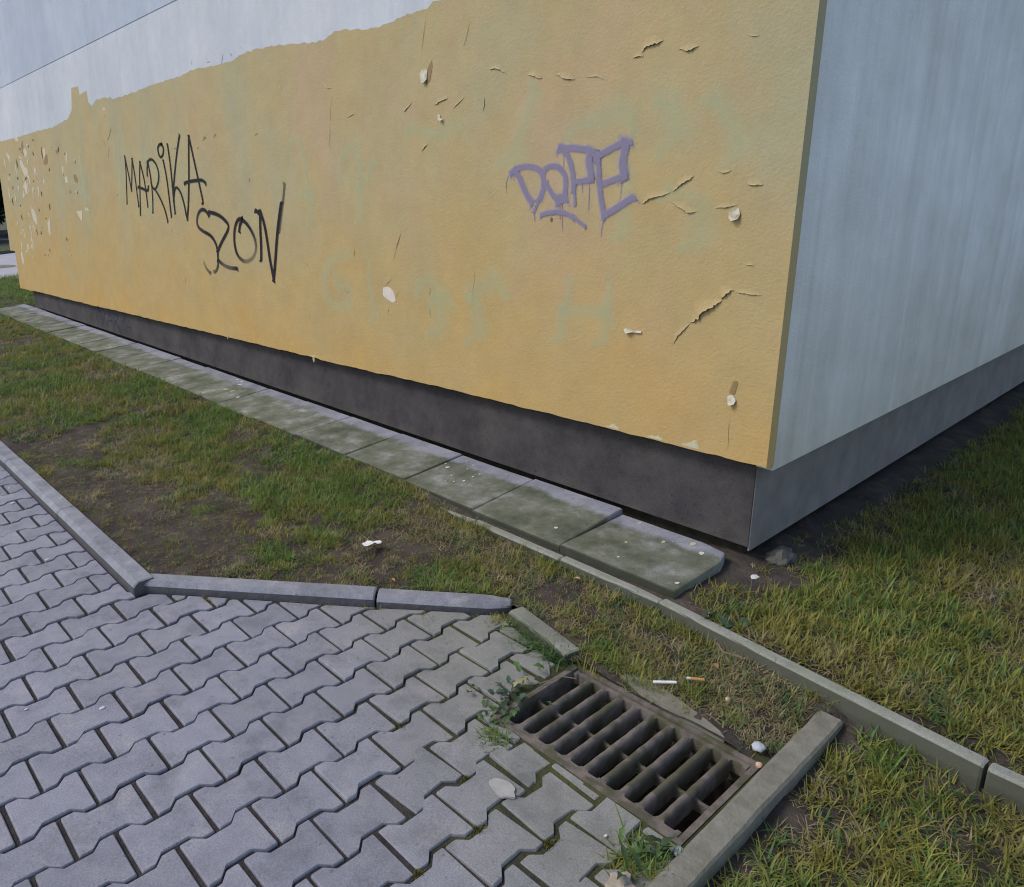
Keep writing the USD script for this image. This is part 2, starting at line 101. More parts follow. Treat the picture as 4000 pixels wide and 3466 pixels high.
def ball(c, r, sub=2, squash=(1, 1, 1), noise=0.0, seed=0):
    m = trimesh.creation.icosphere(subdivisions=sub, radius=1.0)
    v = np.array(m.vertices); v *= (1 + noise * (meshkit.noise(v * 2.1 + 7.3, seed) - .5)[:, None] * 2)
    m.vertices = v * np.array(squash) * r + np.array(c); return m
def sstep(a, b, x):
    t = np.clip((x - a) / (b - a), 0, 1); return t * t * (3 - 2 * t)

# ------------------------------------------------------------------ materials
def looks(name, nodes, links, surface='p.BSDF', **k):
    return usdkit.material(stage, '/World/Looks/' + name, nodes, links, surface=surface, **k)
def mat(name, ramp, scale=6.0, detail=4.0, rough=0.85, bump=((60.0, 0.002),), spec=0.25, speck=None, rand=0.0, metallic=0.0, stretch=(1, 1, 1), obj=False, island=0.0, translucent=0.0):
    """ramp: colours along a noise field in world metres; speck (scale, threshold, colour, amount); rand / island vary the value per object / per loose piece."""
    N = {'g': ('geometry', {}), 'tc': ('texture_coordinate', {}), 'mp': ('mapping', {'scale': stretch}), 'n': ('noise_texture', {'scale': scale, 'detail': detail, 'roughness': 0.6}),
         'r': ('rgb_ramp', {'ramp': ramp}), 'p': ('principled_bsdf', {'roughness': rough, 'specular_ior_level': spec, 'metallic': metallic})}
    src = 'tc.object' if obj else 'g.position'
    L = [(src, 'mp.vector'), ('mp.vector', 'n.vector'), ('n.fac', 'r.fac')]
    col = 'r.color'
    if speck:
        N['sn'] = ('noise_texture', {'scale': speck[0], 'detail': 2.0}); N['sm'] = ('map_range', {'from_min': speck[1], 'from_max': speck[1] + .06, 'to_max': speck[3], 'clamp': True}); N['sx'] = ('mix', {'color2': speck[2]})
        L += [(src, 'sn.vector'), ('sn.fac', 'sm.value'), ('sm.result', 'sx.fac'), (col, 'sx.color1')]; col = 'sx.color'
    for key, amount, out in (('o', rand, 'object_info'), ('i', island, 'geometry')):
        if amount:
            N[key + 'i'] = (out, {}); N[key + 'm'] = ('map_range', {'to_min': 1 - amount, 'to_max': 1 + amount}); N[key + 'h'] = ('hsv', {})
            L += [(f'{key}i.' + ('random' if key == 'o' else 'random_per_island'), key + 'm.value'), (key + 'm.result', key + 'h.value'), (col, key + 'h.color')]; col = key + 'h.color'
    L += [(col, 'p.base_color')]
    last = None
    for i, (s, d) in enumerate(bump or ()):
        N[f'b{i}'] = ('noise_texture', {'scale': s, 'detail': 4.0, 'roughness': 0.6}); N[f'u{i}'] = ('bump', {'strength': 1.0, 'distance': d})
        L += [(src, f'b{i}.vector'), (f'b{i}.fac', f'u{i}.height')]
        if last: L += [(last, f'u{i}.normal')]
        last = f'u{i}.normal'
    if last: L += [(last, 'p.normal')]
    if translucent:
        N['t'] = ('translucent_bsdf', {}); N['mc'] = ('mix_closure', {'fac': translucent}); L += [(col, 't.color'), ('p.BSDF', 'mc.closure1'), ('t.BSDF', 'mc.closure2')]
        return looks(name, N, L, 'mc.closure')
    return looks(name, N, L)

def wall_mat(name, ramp, low=None, grain=1.0, streak=None):
    N = {'g': ('geometry', {}), 'xyz': ('separate_xyz', {}), 'mp': ('mapping', {'scale': (1, 1.15, 0.5)}),
         'n': ('noise_texture', {'scale': 1.35, 'detail': 5.0, 'roughness': 0.62}), 'r': ('rgb_ramp', {'ramp': ramp}),
         'f': ('noise_texture', {'scale': 5.0, 'detail': 7.0, 'roughness': 0.72}), 'fm': ('map_range', {'from_min': .3, 'from_max': .7, 'to_min': .92, 'to_max': 1.06}), 'fh': ('hsv', {}),
         'p': ('principled_bsdf', {'roughness': 0.9, 'specular_ior_level': 0.15}),
         'b0': ('noise_texture', {'scale': 95.0, 'detail': 5.0, 'roughness': 0.62}), 'u0': ('bump', {'strength': 0.8 * grain, 'distance': .003}),
         'b1': ('voronoi_texture', {'scale': 75.0, 'feature': 'smooth_f1'}), 'u1': ('bump', {'strength': 0.25 * grain, 'distance': .003, 'invert': True}),
         'b2': ('noise_texture', {'scale': 3.0, 'detail': 3.0}), 'u2': ('bump', {'strength': 0.07 * grain, 'distance': .02})}
    L = [('g.position', 'mp.vector'), ('mp.vector', 'n.vector'), ('n.fac', 'r.fac'), ('g.position', 'f.vector'), ('f.fac', 'fm.value'), ('fm.result', 'fh.value')]
    col = 'r.color'
    if low:
        N |= {'zm': ('map_range', {'from_min': 1.7, 'from_max': .45, 'to_min': 0.0, 'to_max': .85, 'clamp': True}), 'zn': ('noise_texture', {'scale': 2.3, 'detail': 4.0}), 'za': ('math', {'math_type': 'multiply_add', 'value2': 1.1, 'value3': -.5}), 'zs': ('math', {'math_type': 'add', 'use_clamp': True}), 'zx': ('mix', {'color2': low})}
        L += [('g.position', 'xyz.vector'), ('xyz.z', 'zm.value'), ('g.position', 'zn.vector'), ('zn.fac', 'za.value1'), ('za.value', 'zs.value1'), ('zm.result', 'zs.value2'), ('zs.value', 'zx.fac'), (col, 'zx.color1')]; col = 'zx.color'
    if streak:
        N |= {'km': ('mapping', {'scale': (7.0, 7.0, .22)}), 'kn': ('noise_texture', {'scale': 1.0, 'detail': 6.0, 'roughness': .68}), 'kr': ('map_range', {'from_min': .32, 'from_max': .68, 'to_min': 1 - streak, 'to_max': 1.02}), 'kh': ('hsv', {})}
        L += [('g.position', 'km.vector'), ('km.vector', 'kn.vector'), ('kn.fac', 'kr.value'), ('kr.result', 'kh.value'), (col, 'kh.color')]; col = 'kh.color'
    L += [(col, 'fh.color'), ('fh.color', 'p.base_color'), ('g.position', 'b0.vector'), ('b0.fac', 'u0.height'), ('g.position', 'b1.vector'), ('b1.distance', 'u1.height'), ('u0.normal', 'u1.normal'),
          ('g.position', 'b2.vector'), ('b2.fac', 'u2.height'), ('u1.normal', 'u2.normal'), ('u2.normal', 'p.normal')]
    return looks(name, N, L)

M_YEL = wall_mat('yellow_masonry_paint', [(.28, (.35, .345, .225)), (.42, (.385, .34, .205)), (.55, (.41, .34, .185)), (.68, (.43, .33, .20))], low=(.48, .32, .118))
M_WHITE = wall_mat('white_masonry_paint', [(.3, (.46, .50, .55)), (.7, (.55, .575, .61))], grain=.6, streak=.06)
M_UPPER = wall_mat('upper_pale_render', [(.3, (.37, .425, .51)), (.7, (.45, .50, .57))], grain=.6, streak=.06)
M_END = wall_mat('white_end_wall_paint', [(.3, (.78, .78, .77)), (.7, (.85, .85, .84))], low=(.56, .53, .46), grain=1.3, streak=.16)
M_PSIDE = mat('grey_plinth_concrete', [(.3, (.14, .13, .125)), (.7, (.2, .19, .18))], scale=7.0, bump=((60, .002),))

def stone_mat(name, ramp, tint_a, nodes_mask, rough=.85, rand=.07, scale=9.0, bump=((130, .0009), (22, .0015)), side=None):
    """concrete whose colour turns to tint_a where a mask in world coordinates (nodes_mask) says so: algae, dry strips, a darker kerb foot."""
    N = {'g': ('geometry', {}), 'xyz': ('separate_xyz', {}), 'n': ('noise_texture', {'scale': scale, 'detail': 6.0, 'roughness': .65}), 'r': ('rgb_ramp', {'ramp': ramp}),
         'oi': ('object_info', {}), 'om': ('map_range', {'to_min': 1 - rand, 'to_max': 1 + rand}), 'oh': ('hsv', {}), 'tx': ('mix', {}), 'tn': ('noise_texture', {'scale': 5.0, 'detail': 6.0, 'roughness': .7}), 'tr': ('rgb_ramp', {'ramp': tint_a}),
         'sp': ('noise_texture', {'scale': 260.0, 'detail': 1.0}), 'w1': ('noise_texture', {'scale': 5.5, 'detail': 8.0, 'roughness': .72}), 'w1m': ('map_range', {'from_min': .5, 'from_max': .66, 'to_min': 1.0, 'to_max': .74, 'clamp': True}), 'w2': ('noise_texture', {'scale': 48.0, 'detail': 3.0}), 'w2m': ('map_range', {'from_min': .66, 'from_max': .74, 'to_min': 1.0, 'to_max': .62, 'clamp': True}), 'w3': ('noise_texture', {'scale': 21.0, 'detail': 7.0, 'roughness': .75}), 'w3m': ('map_range', {'from_min': .62, 'from_max': .78, 'to_min': 1.0, 'to_max': 1.22, 'clamp': True}), 'wa': ('math', {'math_type': 'multiply'}), 'wb': ('math', {'math_type': 'multiply'}), 'wc': ('math', {'math_type': 'multiply'}), 'spm': ('map_range', {'from_min': .25, 'from_max': .75, 'to_min': .8, 'to_max': 1.2}), 'sph': ('hsv', {}),
         'p': ('principled_bsdf', {'roughness': rough, 'specular_ior_level': .3})}
    L = [('g.position', 'xyz.vector'), ('g.position', 'n.vector'), ('n.fac', 'r.fac'), ('oi.random', 'om.value'), ('om.result', 'oh.value'), ('r.color', 'oh.color'), ('g.position', 'tn.vector'), ('tn.fac', 'tr.fac'), ('oh.color', 'tx.color1'), ('tr.color', 'tx.color2'),
         ('g.position', 'sp.vector'), ('sp.fac', 'spm.value'), ('g.position', 'w1.vector'), ('w1.fac', 'w1m.value'), ('g.position', 'w2.vector'), ('w2.fac', 'w2m.value'), ('g.position', 'w3.vector'), ('w3.fac', 'w3m.value'), ('w1m.result', 'wa.value1'), ('w2m.result', 'wa.value2'), ('wa.value', 'wb.value1'), ('w3m.result', 'wb.value2'), ('wb.value', 'wc.value1'), ('spm.result', 'wc.value2'), ('wc.value', 'sph.value'), ('tx.color', 'sph.color'), ('sph.color', 'p.base_color')]
    n2, l2, out = nodes_mask
    N |= n2; L += l2 + [(out, 'tx.fac')]
    if side:   # darker colour on the faces picked by their normal
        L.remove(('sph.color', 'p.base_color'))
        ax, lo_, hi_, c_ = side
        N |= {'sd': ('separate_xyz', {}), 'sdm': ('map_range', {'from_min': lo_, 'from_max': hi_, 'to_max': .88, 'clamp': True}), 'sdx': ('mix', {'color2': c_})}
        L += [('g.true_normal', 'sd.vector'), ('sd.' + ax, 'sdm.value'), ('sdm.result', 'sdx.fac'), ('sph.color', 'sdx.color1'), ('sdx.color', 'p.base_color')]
    last = None
    for i, (s, d) in enumerate(bump):
        N[f'b{i}'] = ('noise_texture', {'scale': s, 'detail': 4.0}); N[f'u{i}'] = ('bump', {'distance': d}); L += [('g.position', f'b{i}.vector'), (f'b{i}.fac', f'u{i}.height')]
        if last: L += [(last, f'u{i}.normal')]
        last = f'u{i}.normal'
    return looks(name, N, L + [(last, 'p.normal')])
def line_mask(ax, ay, az, c, w, amount=1.0, wob=.5, ns=3.0):
    """0..amount across the line ax*x+ay*y+az*z = c, over a width w, wobbled by noise."""
    N = {'k1': ('math', {'math_type': 'multiply', 'value2': ax}), 'k2': ('math', {'math_type': 'multiply_add', 'value2': ay}), 'k3': ('math', {'math_type': 'multiply_add', 'value2': az}), 'kn': ('noise_texture', {'scale': ns, 'detail': 5.0, 'roughness': .65}),
         'k4': ('math', {'math_type': 'multiply_add', 'value2': wob}), 'km': ('map_range', {'range_type': 'smoothstep', 'from_min': c - w + wob * .5, 'from_max': c + w + wob * .5, 'to_min': 0.0, 'to_max': amount, 'clamp': True})}
    L = [('xyz.x', 'k1.value1'), ('xyz.y', 'k2.value1'), ('k1.value', 'k2.value3'), ('xyz.z', 'k3.value1'), ('k2.value', 'k3.value3'), ('g.position', 'kn.vector'), ('kn.fac', 'k4.value1'), ('k3.value', 'k4.value3'), ('k4.value', 'km.value')]
    return N, L, 'km.result'
M_PLINTH = stone_mat('dark_plinth_render', [(.25, (.03, .028, .031)), (.45, (.05, .046, .049)), (.6, (.066, .06, .06)), (.75, (.085, .078, .072))], [(.3, (.085, .078, .065)), (.7, (.14, .128, .105))], line_mask(0, 0, -1.0, -.15, .04, .3, .2, 5.0), rough=.92, scale=4.0, bump=((110, .0012), (25, .002)))
# the pavers turn greenish towards the gully and the far kerb
M_PAVER = stone_mat('grey_paver_concrete', [(.27, (.184, .184, .224)), (.42, (.222, .222, .265)), (.56, (.246, .244, .286)), (.74, (.296, .283, .298))], [(.3, (.155, .158, .125)), (.5, (.21, .208, .183)), (.7, (.26, .25, .228))], line_mask(1.0, -.42, 0, 1.05, .42, .85, .5, 2.5), rand=.11)
M_KERB = stone_mat('grey_kerb_concrete', [(.3, (.186, .19, .222)), (.5, (.234, .238, .272)), (.75, (.315, .315, .335))], [(.3, (.05, .052, .042)), (.5, (.085, .088, .072)), (.7, (.12, .122, .11))], line_mask(0, 0, -1.0, -.012, .01, .8, .02, 16.0), rand=.06, scale=14, bump=((130, .0014), (30, .004), (9, .006)), side=('z', .42, .28, (.062, .06, .066)))  # steep faces and the foot are darker, by normal and height
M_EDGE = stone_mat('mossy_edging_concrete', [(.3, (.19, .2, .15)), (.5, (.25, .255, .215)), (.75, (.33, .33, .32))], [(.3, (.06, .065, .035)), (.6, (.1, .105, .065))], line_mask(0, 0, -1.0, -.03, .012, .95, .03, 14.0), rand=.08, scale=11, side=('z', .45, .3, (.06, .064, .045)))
# the slabs: mossy where rain falls, pale and dry under the overhang by the wall
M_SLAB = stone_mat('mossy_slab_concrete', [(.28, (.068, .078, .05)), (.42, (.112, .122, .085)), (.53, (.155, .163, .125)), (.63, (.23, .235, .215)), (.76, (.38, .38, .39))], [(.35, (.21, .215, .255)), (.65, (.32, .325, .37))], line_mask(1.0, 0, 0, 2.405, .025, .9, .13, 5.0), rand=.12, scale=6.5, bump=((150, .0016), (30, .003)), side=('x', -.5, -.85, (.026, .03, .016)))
M_JOINT = stone_mat('joint_soil', [(.3, (.022, .02, .021)), (.7, (.055, .048, .045))], [(.3, (.03, .032, .012)), (.55, (.06, .065, .018)), (.75, (.1, .095, .03))], line_mask(1.0, -.42, 0, 1.1, .35, .8, .8, 5.0), rand=.0, scale=30, bump=((160, .004), (60, .006)))
M_SOIL = mat('garden_soil', [(.28, (.032, .026, .023)), (.5, (.058, .047, .04)), (.72, (.1, .083, .068))], scale=7, detail=8, bump=((55, .012), (190, .004)), speck=(26, .64, (.14, .085, .06), .45))
M_GROUND = mat('far_ground', [(.3, (.06, .07, .03)), (.7, (.1, .105, .05))], scale=.6, bump=None)
M_PATH = mat('pale_path_paving', [(.3, (.36, .34, .37)), (.7, (.44, .42, .44))], scale=1.5, bump=((40, .003),))
M_ROAD = mat('asphalt', [(.3, (.04, .04, .043)), (.7, (.06, .06, .063))], scale=3, bump=((80, .004),))
M_IRON = mat('rusty_cast_iron', [(.25, (.065, .055, .04)), (.42, (.11, .094, .075)), (.55, (.155, .133, .118)), (.68, (.2, .152, .122)), (.8, (.27, .22, .19))], scale=22, detail=7, rough=.72, spec=.4, bump=((190, .0028), (45, .003)), speck=(9, .52, (.06, .06, .025), .7))
M_PIT = mat('dark_pit_brown', [(.3, (.02, .018, .014)), (.7, (.05, .043, .03))], scale=18, bump=((60, .006),))
M_GRASS = [mat('grass_' + n, [(.25, a), (.55, b), (.8, c)], scale=7, rough=.6, bump=None, spec=.3, rand=.25, island=.3, translucent=.25) for n, a, b, c in (
    ('green', (.135, .225, .045), (.205, .305, .06), (.31, .36, .09)), ('olive', (.22, .235, .045), (.33, .31, .07), (.42, .37, .12)),
    ('straw', (.27, .23, .1), (.40, .34, .18), (.5, .45, .28)), ('dark', (.08, .17, .055), (.12, .21, .07), (.16, .25, .09)))]
M_LEAF = [mat('leaf_' + n, [(.3, a), (.7, b)], scale=30, rough=.55, bump=((60, .002),), rand=.15, translucent=.2) for n, a, b in (('green', (.07, .13, .04), (.11, .18, .06)), ('bluegreen', (.045, .085, .05), (.075, .12, .07)), ('pale', (.3, .29, .12), (.38, .36, .2)), ('dark', (.035, .06, .025), (.06, .09, .04)))]
M_MOSS = mat('joint_moss', [(.3, (.07, .075, .015)), (.6, (.13, .12, .03)), (.8, (.17, .14, .05))], scale=60, bump=((220, .006),))
def plain(name, c, rough=.6, **k): return mat(name, [(.3, tuple(.9 * x for x in c)), (.7, tuple(min(1, 1.08 * x) for x in c))], scale=k.pop('scale', 40), rough=rough, bump=k.pop('bump', ((120, .0008),)), **k)
M_PALE = plain('bare_pale_undercoat', (.53, .49, .375), .85); M_BROWN = plain('bare_brown_plaster', (.27, .19, .095), .9); M_SLIT = plain('open_crack_brown', (.17, .125, .065), .95)
M_TORN = plain('torn_paint_edge', (.56, .49, .31), .85); M_CHIP = plain('bare_white_undercoat', (.62, .56, .5), .85); M_FLAKE = mat('peeled_paint_back', [(.35, (.36, .31, .2)), (.5, (.5, .47, .37)), (.7, (.6, .58, .5))], scale=38, rough=.85, bump=((120, .002),)); M_CHIPY = plain('fallen_yellow_paint', (.5, .46, .29), .85); M_CHIPW = plain('fallen_white_paint', (.58, .57, .54), .85)
M_WHITEP = plain('white_paper', (.78, .78, .76), .8); M_ORANGE = plain('filter_paper', (.5, .25, .09), .8); M_PEBBLE = plain('pale_pebble', (.52, .5, .47), .8); M_PINK = plain('pinkish_pebble', (.55, .36, .25), .8); M_ROCK = plain('beige_stone', (.34, .29, .23), .9, bump=((40, .006),)); M_ICE = plain('pale_bluish_stone', (.40, .42, .46), .7)
M_CONC = mat('rough_concrete', [(.3, (.15, .145, .11)), (.6, (.21, .2, .165)), (.8, (.265, .255, .22))], scale=18, bump=((90, .003), (20, .004)))
M_DARKST = plain('dark_grey_stone', (.11, .105, .095), .95, bump=((40, .008),)); M_TWIG = plain('dry_twig', (.2, .15, .1), .9); M_DRY = plain('dry_leaf', (.3, .17, .09), .8)
def ink(name, color, soft, nscale, namp, gain=1.0):
    """sprayed or brushed paint: st.x is how thick the coat is, st.y runs across the stroke."""
    N = {'tc': ('texture_coordinate', {}), 's': ('separate_xyz', {}), 'a': ('math', {'math_type': 'multiply_add', 'value2': 2.0, 'value3': -1.0}), 'b': ('math', {'math_type': 'absolute'}), 'c': ('math', {'math_type': 'subtract', 'value1': 1.0}),
         'g': ('geometry', {}), 'n': ('noise_texture', {'scale': nscale, 'detail': 5.0, 'roughness': .7}), 'nn': ('math', {'math_type': 'multiply_add', 'value2': namp, 'value3': -namp / 2}), 'd': ('math', {'math_type': 'add'}),
         'm': ('map_range', {'range_type': 'smoothstep', 'from_min': .12, 'from_max': .12 + soft, 'clamp': True}), 'e': ('math', {'math_type': 'multiply', 'use_clamp': True}), 'e2': ('math', {'math_type': 'multiply', 'value2': gain, 'use_clamp': True}),
         't': ('transparent_bsdf', {}), 'p': ('principled_bsdf', {'base_color': color, 'roughness': .8, 'specular_ior_level': .2}), 'b0': ('noise_texture', {'scale': 42.0, 'detail': 5.0, 'roughness': 0.62}), 'u0': ('bump', {'strength': 0.5, 'distance': .004}), 'x': ('mix_closure', {})}
    L = [('tc.UV', 's.vector'), ('s.y', 'a.value1'), ('a.value', 'b.value1'), ('b.value', 'c.value2'), ('g.position', 'n.vector'), ('n.fac', 'nn.value1'), ('c.value', 'd.value1'), ('nn.value', 'd.value2'), ('d.value', 'm.value'), ('m.result', 'e.value1'), ('s.x', 'e.value2'), ('e.value', 'e2.value1'),
         ('e2.value', 'x.fac'), ('t.BSDF', 'x.closure1'), ('p.BSDF', 'x.closure2'), ('g.position', 'b0.vector'), ('b0.fac', 'u0.height'), ('u0.normal', 'p.normal')]
    return looks(name, N, L, 'x.closure')
I_BLACK = ink('black_spray', (.013, .012, .015), .5, 120, .5, 1.15); I_PURPLE = ink('violet_spray', (.215, .192, .28), .4, 140, 1.05); I_OVER = ink('violet_overspray', (.215, .192, .28), .9, 260, 1.3); I_GHOST = ink('overpainted_green', (.29, .335, .205), 1.0, 8, .9); I_DARK = ink('navy_spray', (.022, .022, .04), .7, 40, .7); I_SALT = ink('pale_efflorescence', (.56, .56, .42), .6, 34, 1.5)

# ------------------------------------------------------------------ ground, pavement, path
BL = lambda y: np.interp(y, [-.6, .3, 10], [.5, .497, .352])
DR = (1.135, 1.552, -1.062, -.442)                         # the gully's outer rectangle
K2A, K2B = np.array([.683, 1.046]), np.array([1.672, -.048])
k2d = (K2B - K2A) / np.linalg.norm(K2B - K2A); k2n = np.array([-k2d[1], k2d[0]]) * -1   # towards the pavement
if k2n[0] + k2n[1] > 0: k2n = -k2n
K2FA, K2FB = K2A + k2n * .078, K2B + k2n * .078
pave_poly = Polygon([(-7, -6), (.9, -6), (.9, -1.078), (DR[0], -1.078), (DR[0], DR[3]), (DR[1] - .05, DR[3] + .0), (1.497, -.39), (1.584, -.075), tuple(K2FB), tuple(K2FA), (.588, 1.03), (.588, 16), (-7, 16)])
hole = sbox(DR[0] + .02, DR[2] + .02, DR[1] - .02, DR[3] - .02)
g = Polygon([(-400, -300), (500, -300), (500, 600), (-400, 600)]).difference(hole)
v, f = tri2(g)
put('ground', trimesh.Trimesh(np.c_[v, np.full(len(v), -.16)], f, process=False), M_GROUND, kind='structure')

pav = thing('pavement', kind='structure')
bed = pave_poly.buffer(.04).difference(sbox(DR[0], DR[2], DR[1], DR[3]))
cells = [sbox(a, b, a + .5, b + .5).intersection(bed) for a in np.arange(-7.5, 2, .5) for b in np.arange(-6.5, 16.5, .5)]
pieces = [tri2(q) for c_ in cells for q in getattr(c_, 'geoms', [c_]) if q.geom_type == 'Polygon' and q.area > 1e-6]
put('joint_sand', cat_([trimesh.Trimesh(np.c_[v, np.full(len(v), -.0085)], f, process=False) for v, f in pieces]), M_JOINT, pav)
def ibone():
    hl, fl, wa = .1 - .0052, .07 + .0125 - .0041, .07 - .0125 - .0041
    q = [(-hl, -fl), (-.063, -fl), (-.037, -wa), (.037, -wa), (.063, -fl), (hl, -fl)]
    pts = q + [(-x, -y) for x, y in q]
    p = Polygon(pts)
    return p.buffer(.004, quad_segs=2).buffer(-.008, quad_segs=2).buffer(.004, quad_segs=2).simplify(.0006)
BONE = ibone()
clip = pave_poly.buffer(-.004)
def paver_mesh(poly, dz, tilt):
    c = np.array(poly.representative_point().coords[0]) if not poly.convex_hull.contains(poly.centroid) else np.array(poly.centroid.coords[0])
    r = np.array(shapely.geometry.polygon.orient(poly).exterior.coords)[:-1]
    d = r - c; n = np.linalg.norm(d, axis=1, keepdims=True)
    inner = r - d / n * np.minimum(.0045, n * .3)
    mid = r - d / n * np.minimum(.0014, n * .1)
    k = len(r)
    try: vv, ff = tri2(Polygon(inner))
    except Exception: return None
    h = lambda p, z: np.c_[p, z + dz + (p - c) @ tilt]
    V = np.vstack([h(r, -.05), h(r, -.0062), h(mid, -.0022), h(inner, 0.0)])
    F = []
    for a in range(3):
        for j in range(k):
            p, q = a * k + j, a * k + (j + 1) % k
            F += [[p, q, q + k], [p, q + k, p + k]]
    # the cap uses the triangulation's own vertex order
    from scipy.spatial import cKDTree
    idx = cKDTree(inner).query(vv)[1]
    cap = idx[ff] + 3 * k
    m = trimesh.Trimesh(V, np.vstack([F, cap]), process=False)
    t = V[cap[0]]
    if np.cross(t[1] - t[0], t[2] - t[0])[2] < 0: F = np.vstack([F, cap[:, ::-1]]); m = trimesh.Trimesh(V, F, process=False)
    return m
pavers = []
for row in range(-42, 22):
    yc = -(row + .5) * .14
    for col in range(-16, 12):
        xc = col * .2 + .1 + (.1 if row % 2 else 0.0)
        if xc < -2.4 and yc > -1: continue
        near_g = max(0.0, 1 - math.hypot(xc - 1.15, yc + .75) / .75)
        a = rng.normal(0, .5 + 2.2 * near_g); s = 1 - rng.uniform(0, .012) - .012 * near_g
        p = affinity.scale(affinity.rotate(BONE, a), s, s)
        p = affinity.translate(p, xc + rng.normal(0, .0009 + .002 * near_g), yc + rng.normal(0, .0009 + .002 * near_g))
        if not clip.intersects(p): continue
        whole = clip.contains(p)
        if not whole: p = p.intersection(clip)
        for gpoly in getattr(p, 'geoms', [p]):
            if gpoly.geom_type != 'Polygon' or gpoly.area < .0012: continue
            if not whole:
                gpoly = gpoly.buffer(-.0035).buffer(.0025)
                if gpoly.geom_type != 'Polygon' or gpoly.area < .001: continue
                gpoly = gpoly.simplify(.001)
            m = paver_mesh(gpoly, rng.normal(0, .0011 + .003 * near_g), rng.normal(0, .008 + .026 * near_g, 2))
            if m is None: continue
            px, dep = project(np.array(m.vertices))
            vis = 0.0
            if dep.min() > .1:
                hx0, hy0 = np.clip(px.min(0), [0, 0], [PW, PH]); hx1, hy1 = np.clip(px.max(0), [0, 0], [PW, PH]); vis = (hx1 - hx0) * (hy1 - hy0)
            pavers.append((vis, len(pavers), m))
pavers.sort(key=lambda t: (-t[0], t[1]))
seen = [m for a, _, m in pavers if a > 0][:296]
for m in seen: put('paving_stone', m, M_PAVER, pav, smooth=28)
rest = [m for a, _, m in pavers][len(seen):]
put('outer_paving_stones', cat_(rest), M_PAVER, pav, kind='stuff')

# lawn soil: one sheet with the lie of the land, cut out round the pavement, the gully and the building
def hsoil(x, y):
    x, y = np.asarray(x, float), np.asarray(y, float)
    p = np.stack([x, y, 0 * x], -1)
    h = .026 + .02 * (meshkit.fbm(p * 3.1, 3, 4) - .5) + .016 * (meshkit.fbm(p * 14.0, 2, 9) - .5)
    h = h + .034 * sstep(1.72, 1.98, x) * sstep(-.5, .9, y)
    h = h + .03 * sstep(2.0, 2.04, x) * sstep(-.2, -.5, y) + .016 * sstep(2.0, 2.05, x) * sstep(-.72, -.52, y)
    h = h + (.068 - h) * sstep(2.015, 2.045, x) * sstep(-.49, -.44, y) * sstep(2.2, 2.1, x)
    h = h + (.084 + .006 * (meshkit.noise(p * 9.0, 3) - .5) - h) * sstep(1.9, 2.03, x) * sstep(.62, .95, y) * sstep(2.2, 2.1, x) * (.75 + .25 * sstep(.45, .6, meshkit.noise(p * 2.2, 8)))
    h = h - .022 * sstep(-.98, -1.06, y) * sstep(1.95, 1.85, x)
    h = h - .012 * sstep(-1.1, -1.16, y) - .02 * sstep(-.35, -.6, y) * sstep(1.95, 1.7, x)
    return h
no_soil = pave_poly.buffer(.035).union(sbox(DR[0] - .03, DR[2] - .02, DR[1] + .004, DR[3] + .004)).union(sbox(2.6, -.45, 12.4, 9.3))
def soil_grid(x0, x1, y0, y1, s):
    xs, ys = np.arange(x0, x1 + s / 2, s), np.arange(y0, y1 + s / 2, s)
    X, Y = np.meshgrid(xs, ys, indexing='ij'); Z = hsoil(X, Y); nx, ny = X.shape
    ids = np.arange(nx * ny).reshape(nx, ny)
    q = np.stack([ids[:-1, :-1], ids[1:, :-1], ids[1:, 1:], ids[:-1, 1:]], -1).reshape(-1, 4)
    cxy = np.stack([X.ravel()[q].mean(1), Y.ravel()[q].mean(1)], 1)
    ok = ~shapely.contains_xy(no_soil, cxy[:, 0], cxy[:, 1]); q = q[ok]
    return np.c_[X.ravel(), Y.ravel(), Z.ravel()], np.vstack([q[:, [0, 1, 2]], q[:, [0, 2, 3]]])
parts, off = [], 0
for a in ((.6, 3.0, -1.2, 3.6, .025), (.6, 3.0, 3.6, 12.0, .05), (3.0, 12.6, -1.2, 0.0, .05), (.88, 12.6, -6.0, -1.2, .05)):
    parts.append(soil_grid(*a))
V = np.vstack([p[0] for p in parts]); o = np.cumsum([0] + [len(p[0]) for p in parts[:-1]])
soil = trimesh.Trimesh(V, np.vstack([p[1] + k for p, k in zip(parts, o)]), process=False); soil.merge_vertices()
put('lawn_soil', soil, M_SOIL, kind='structure', smooth=True)

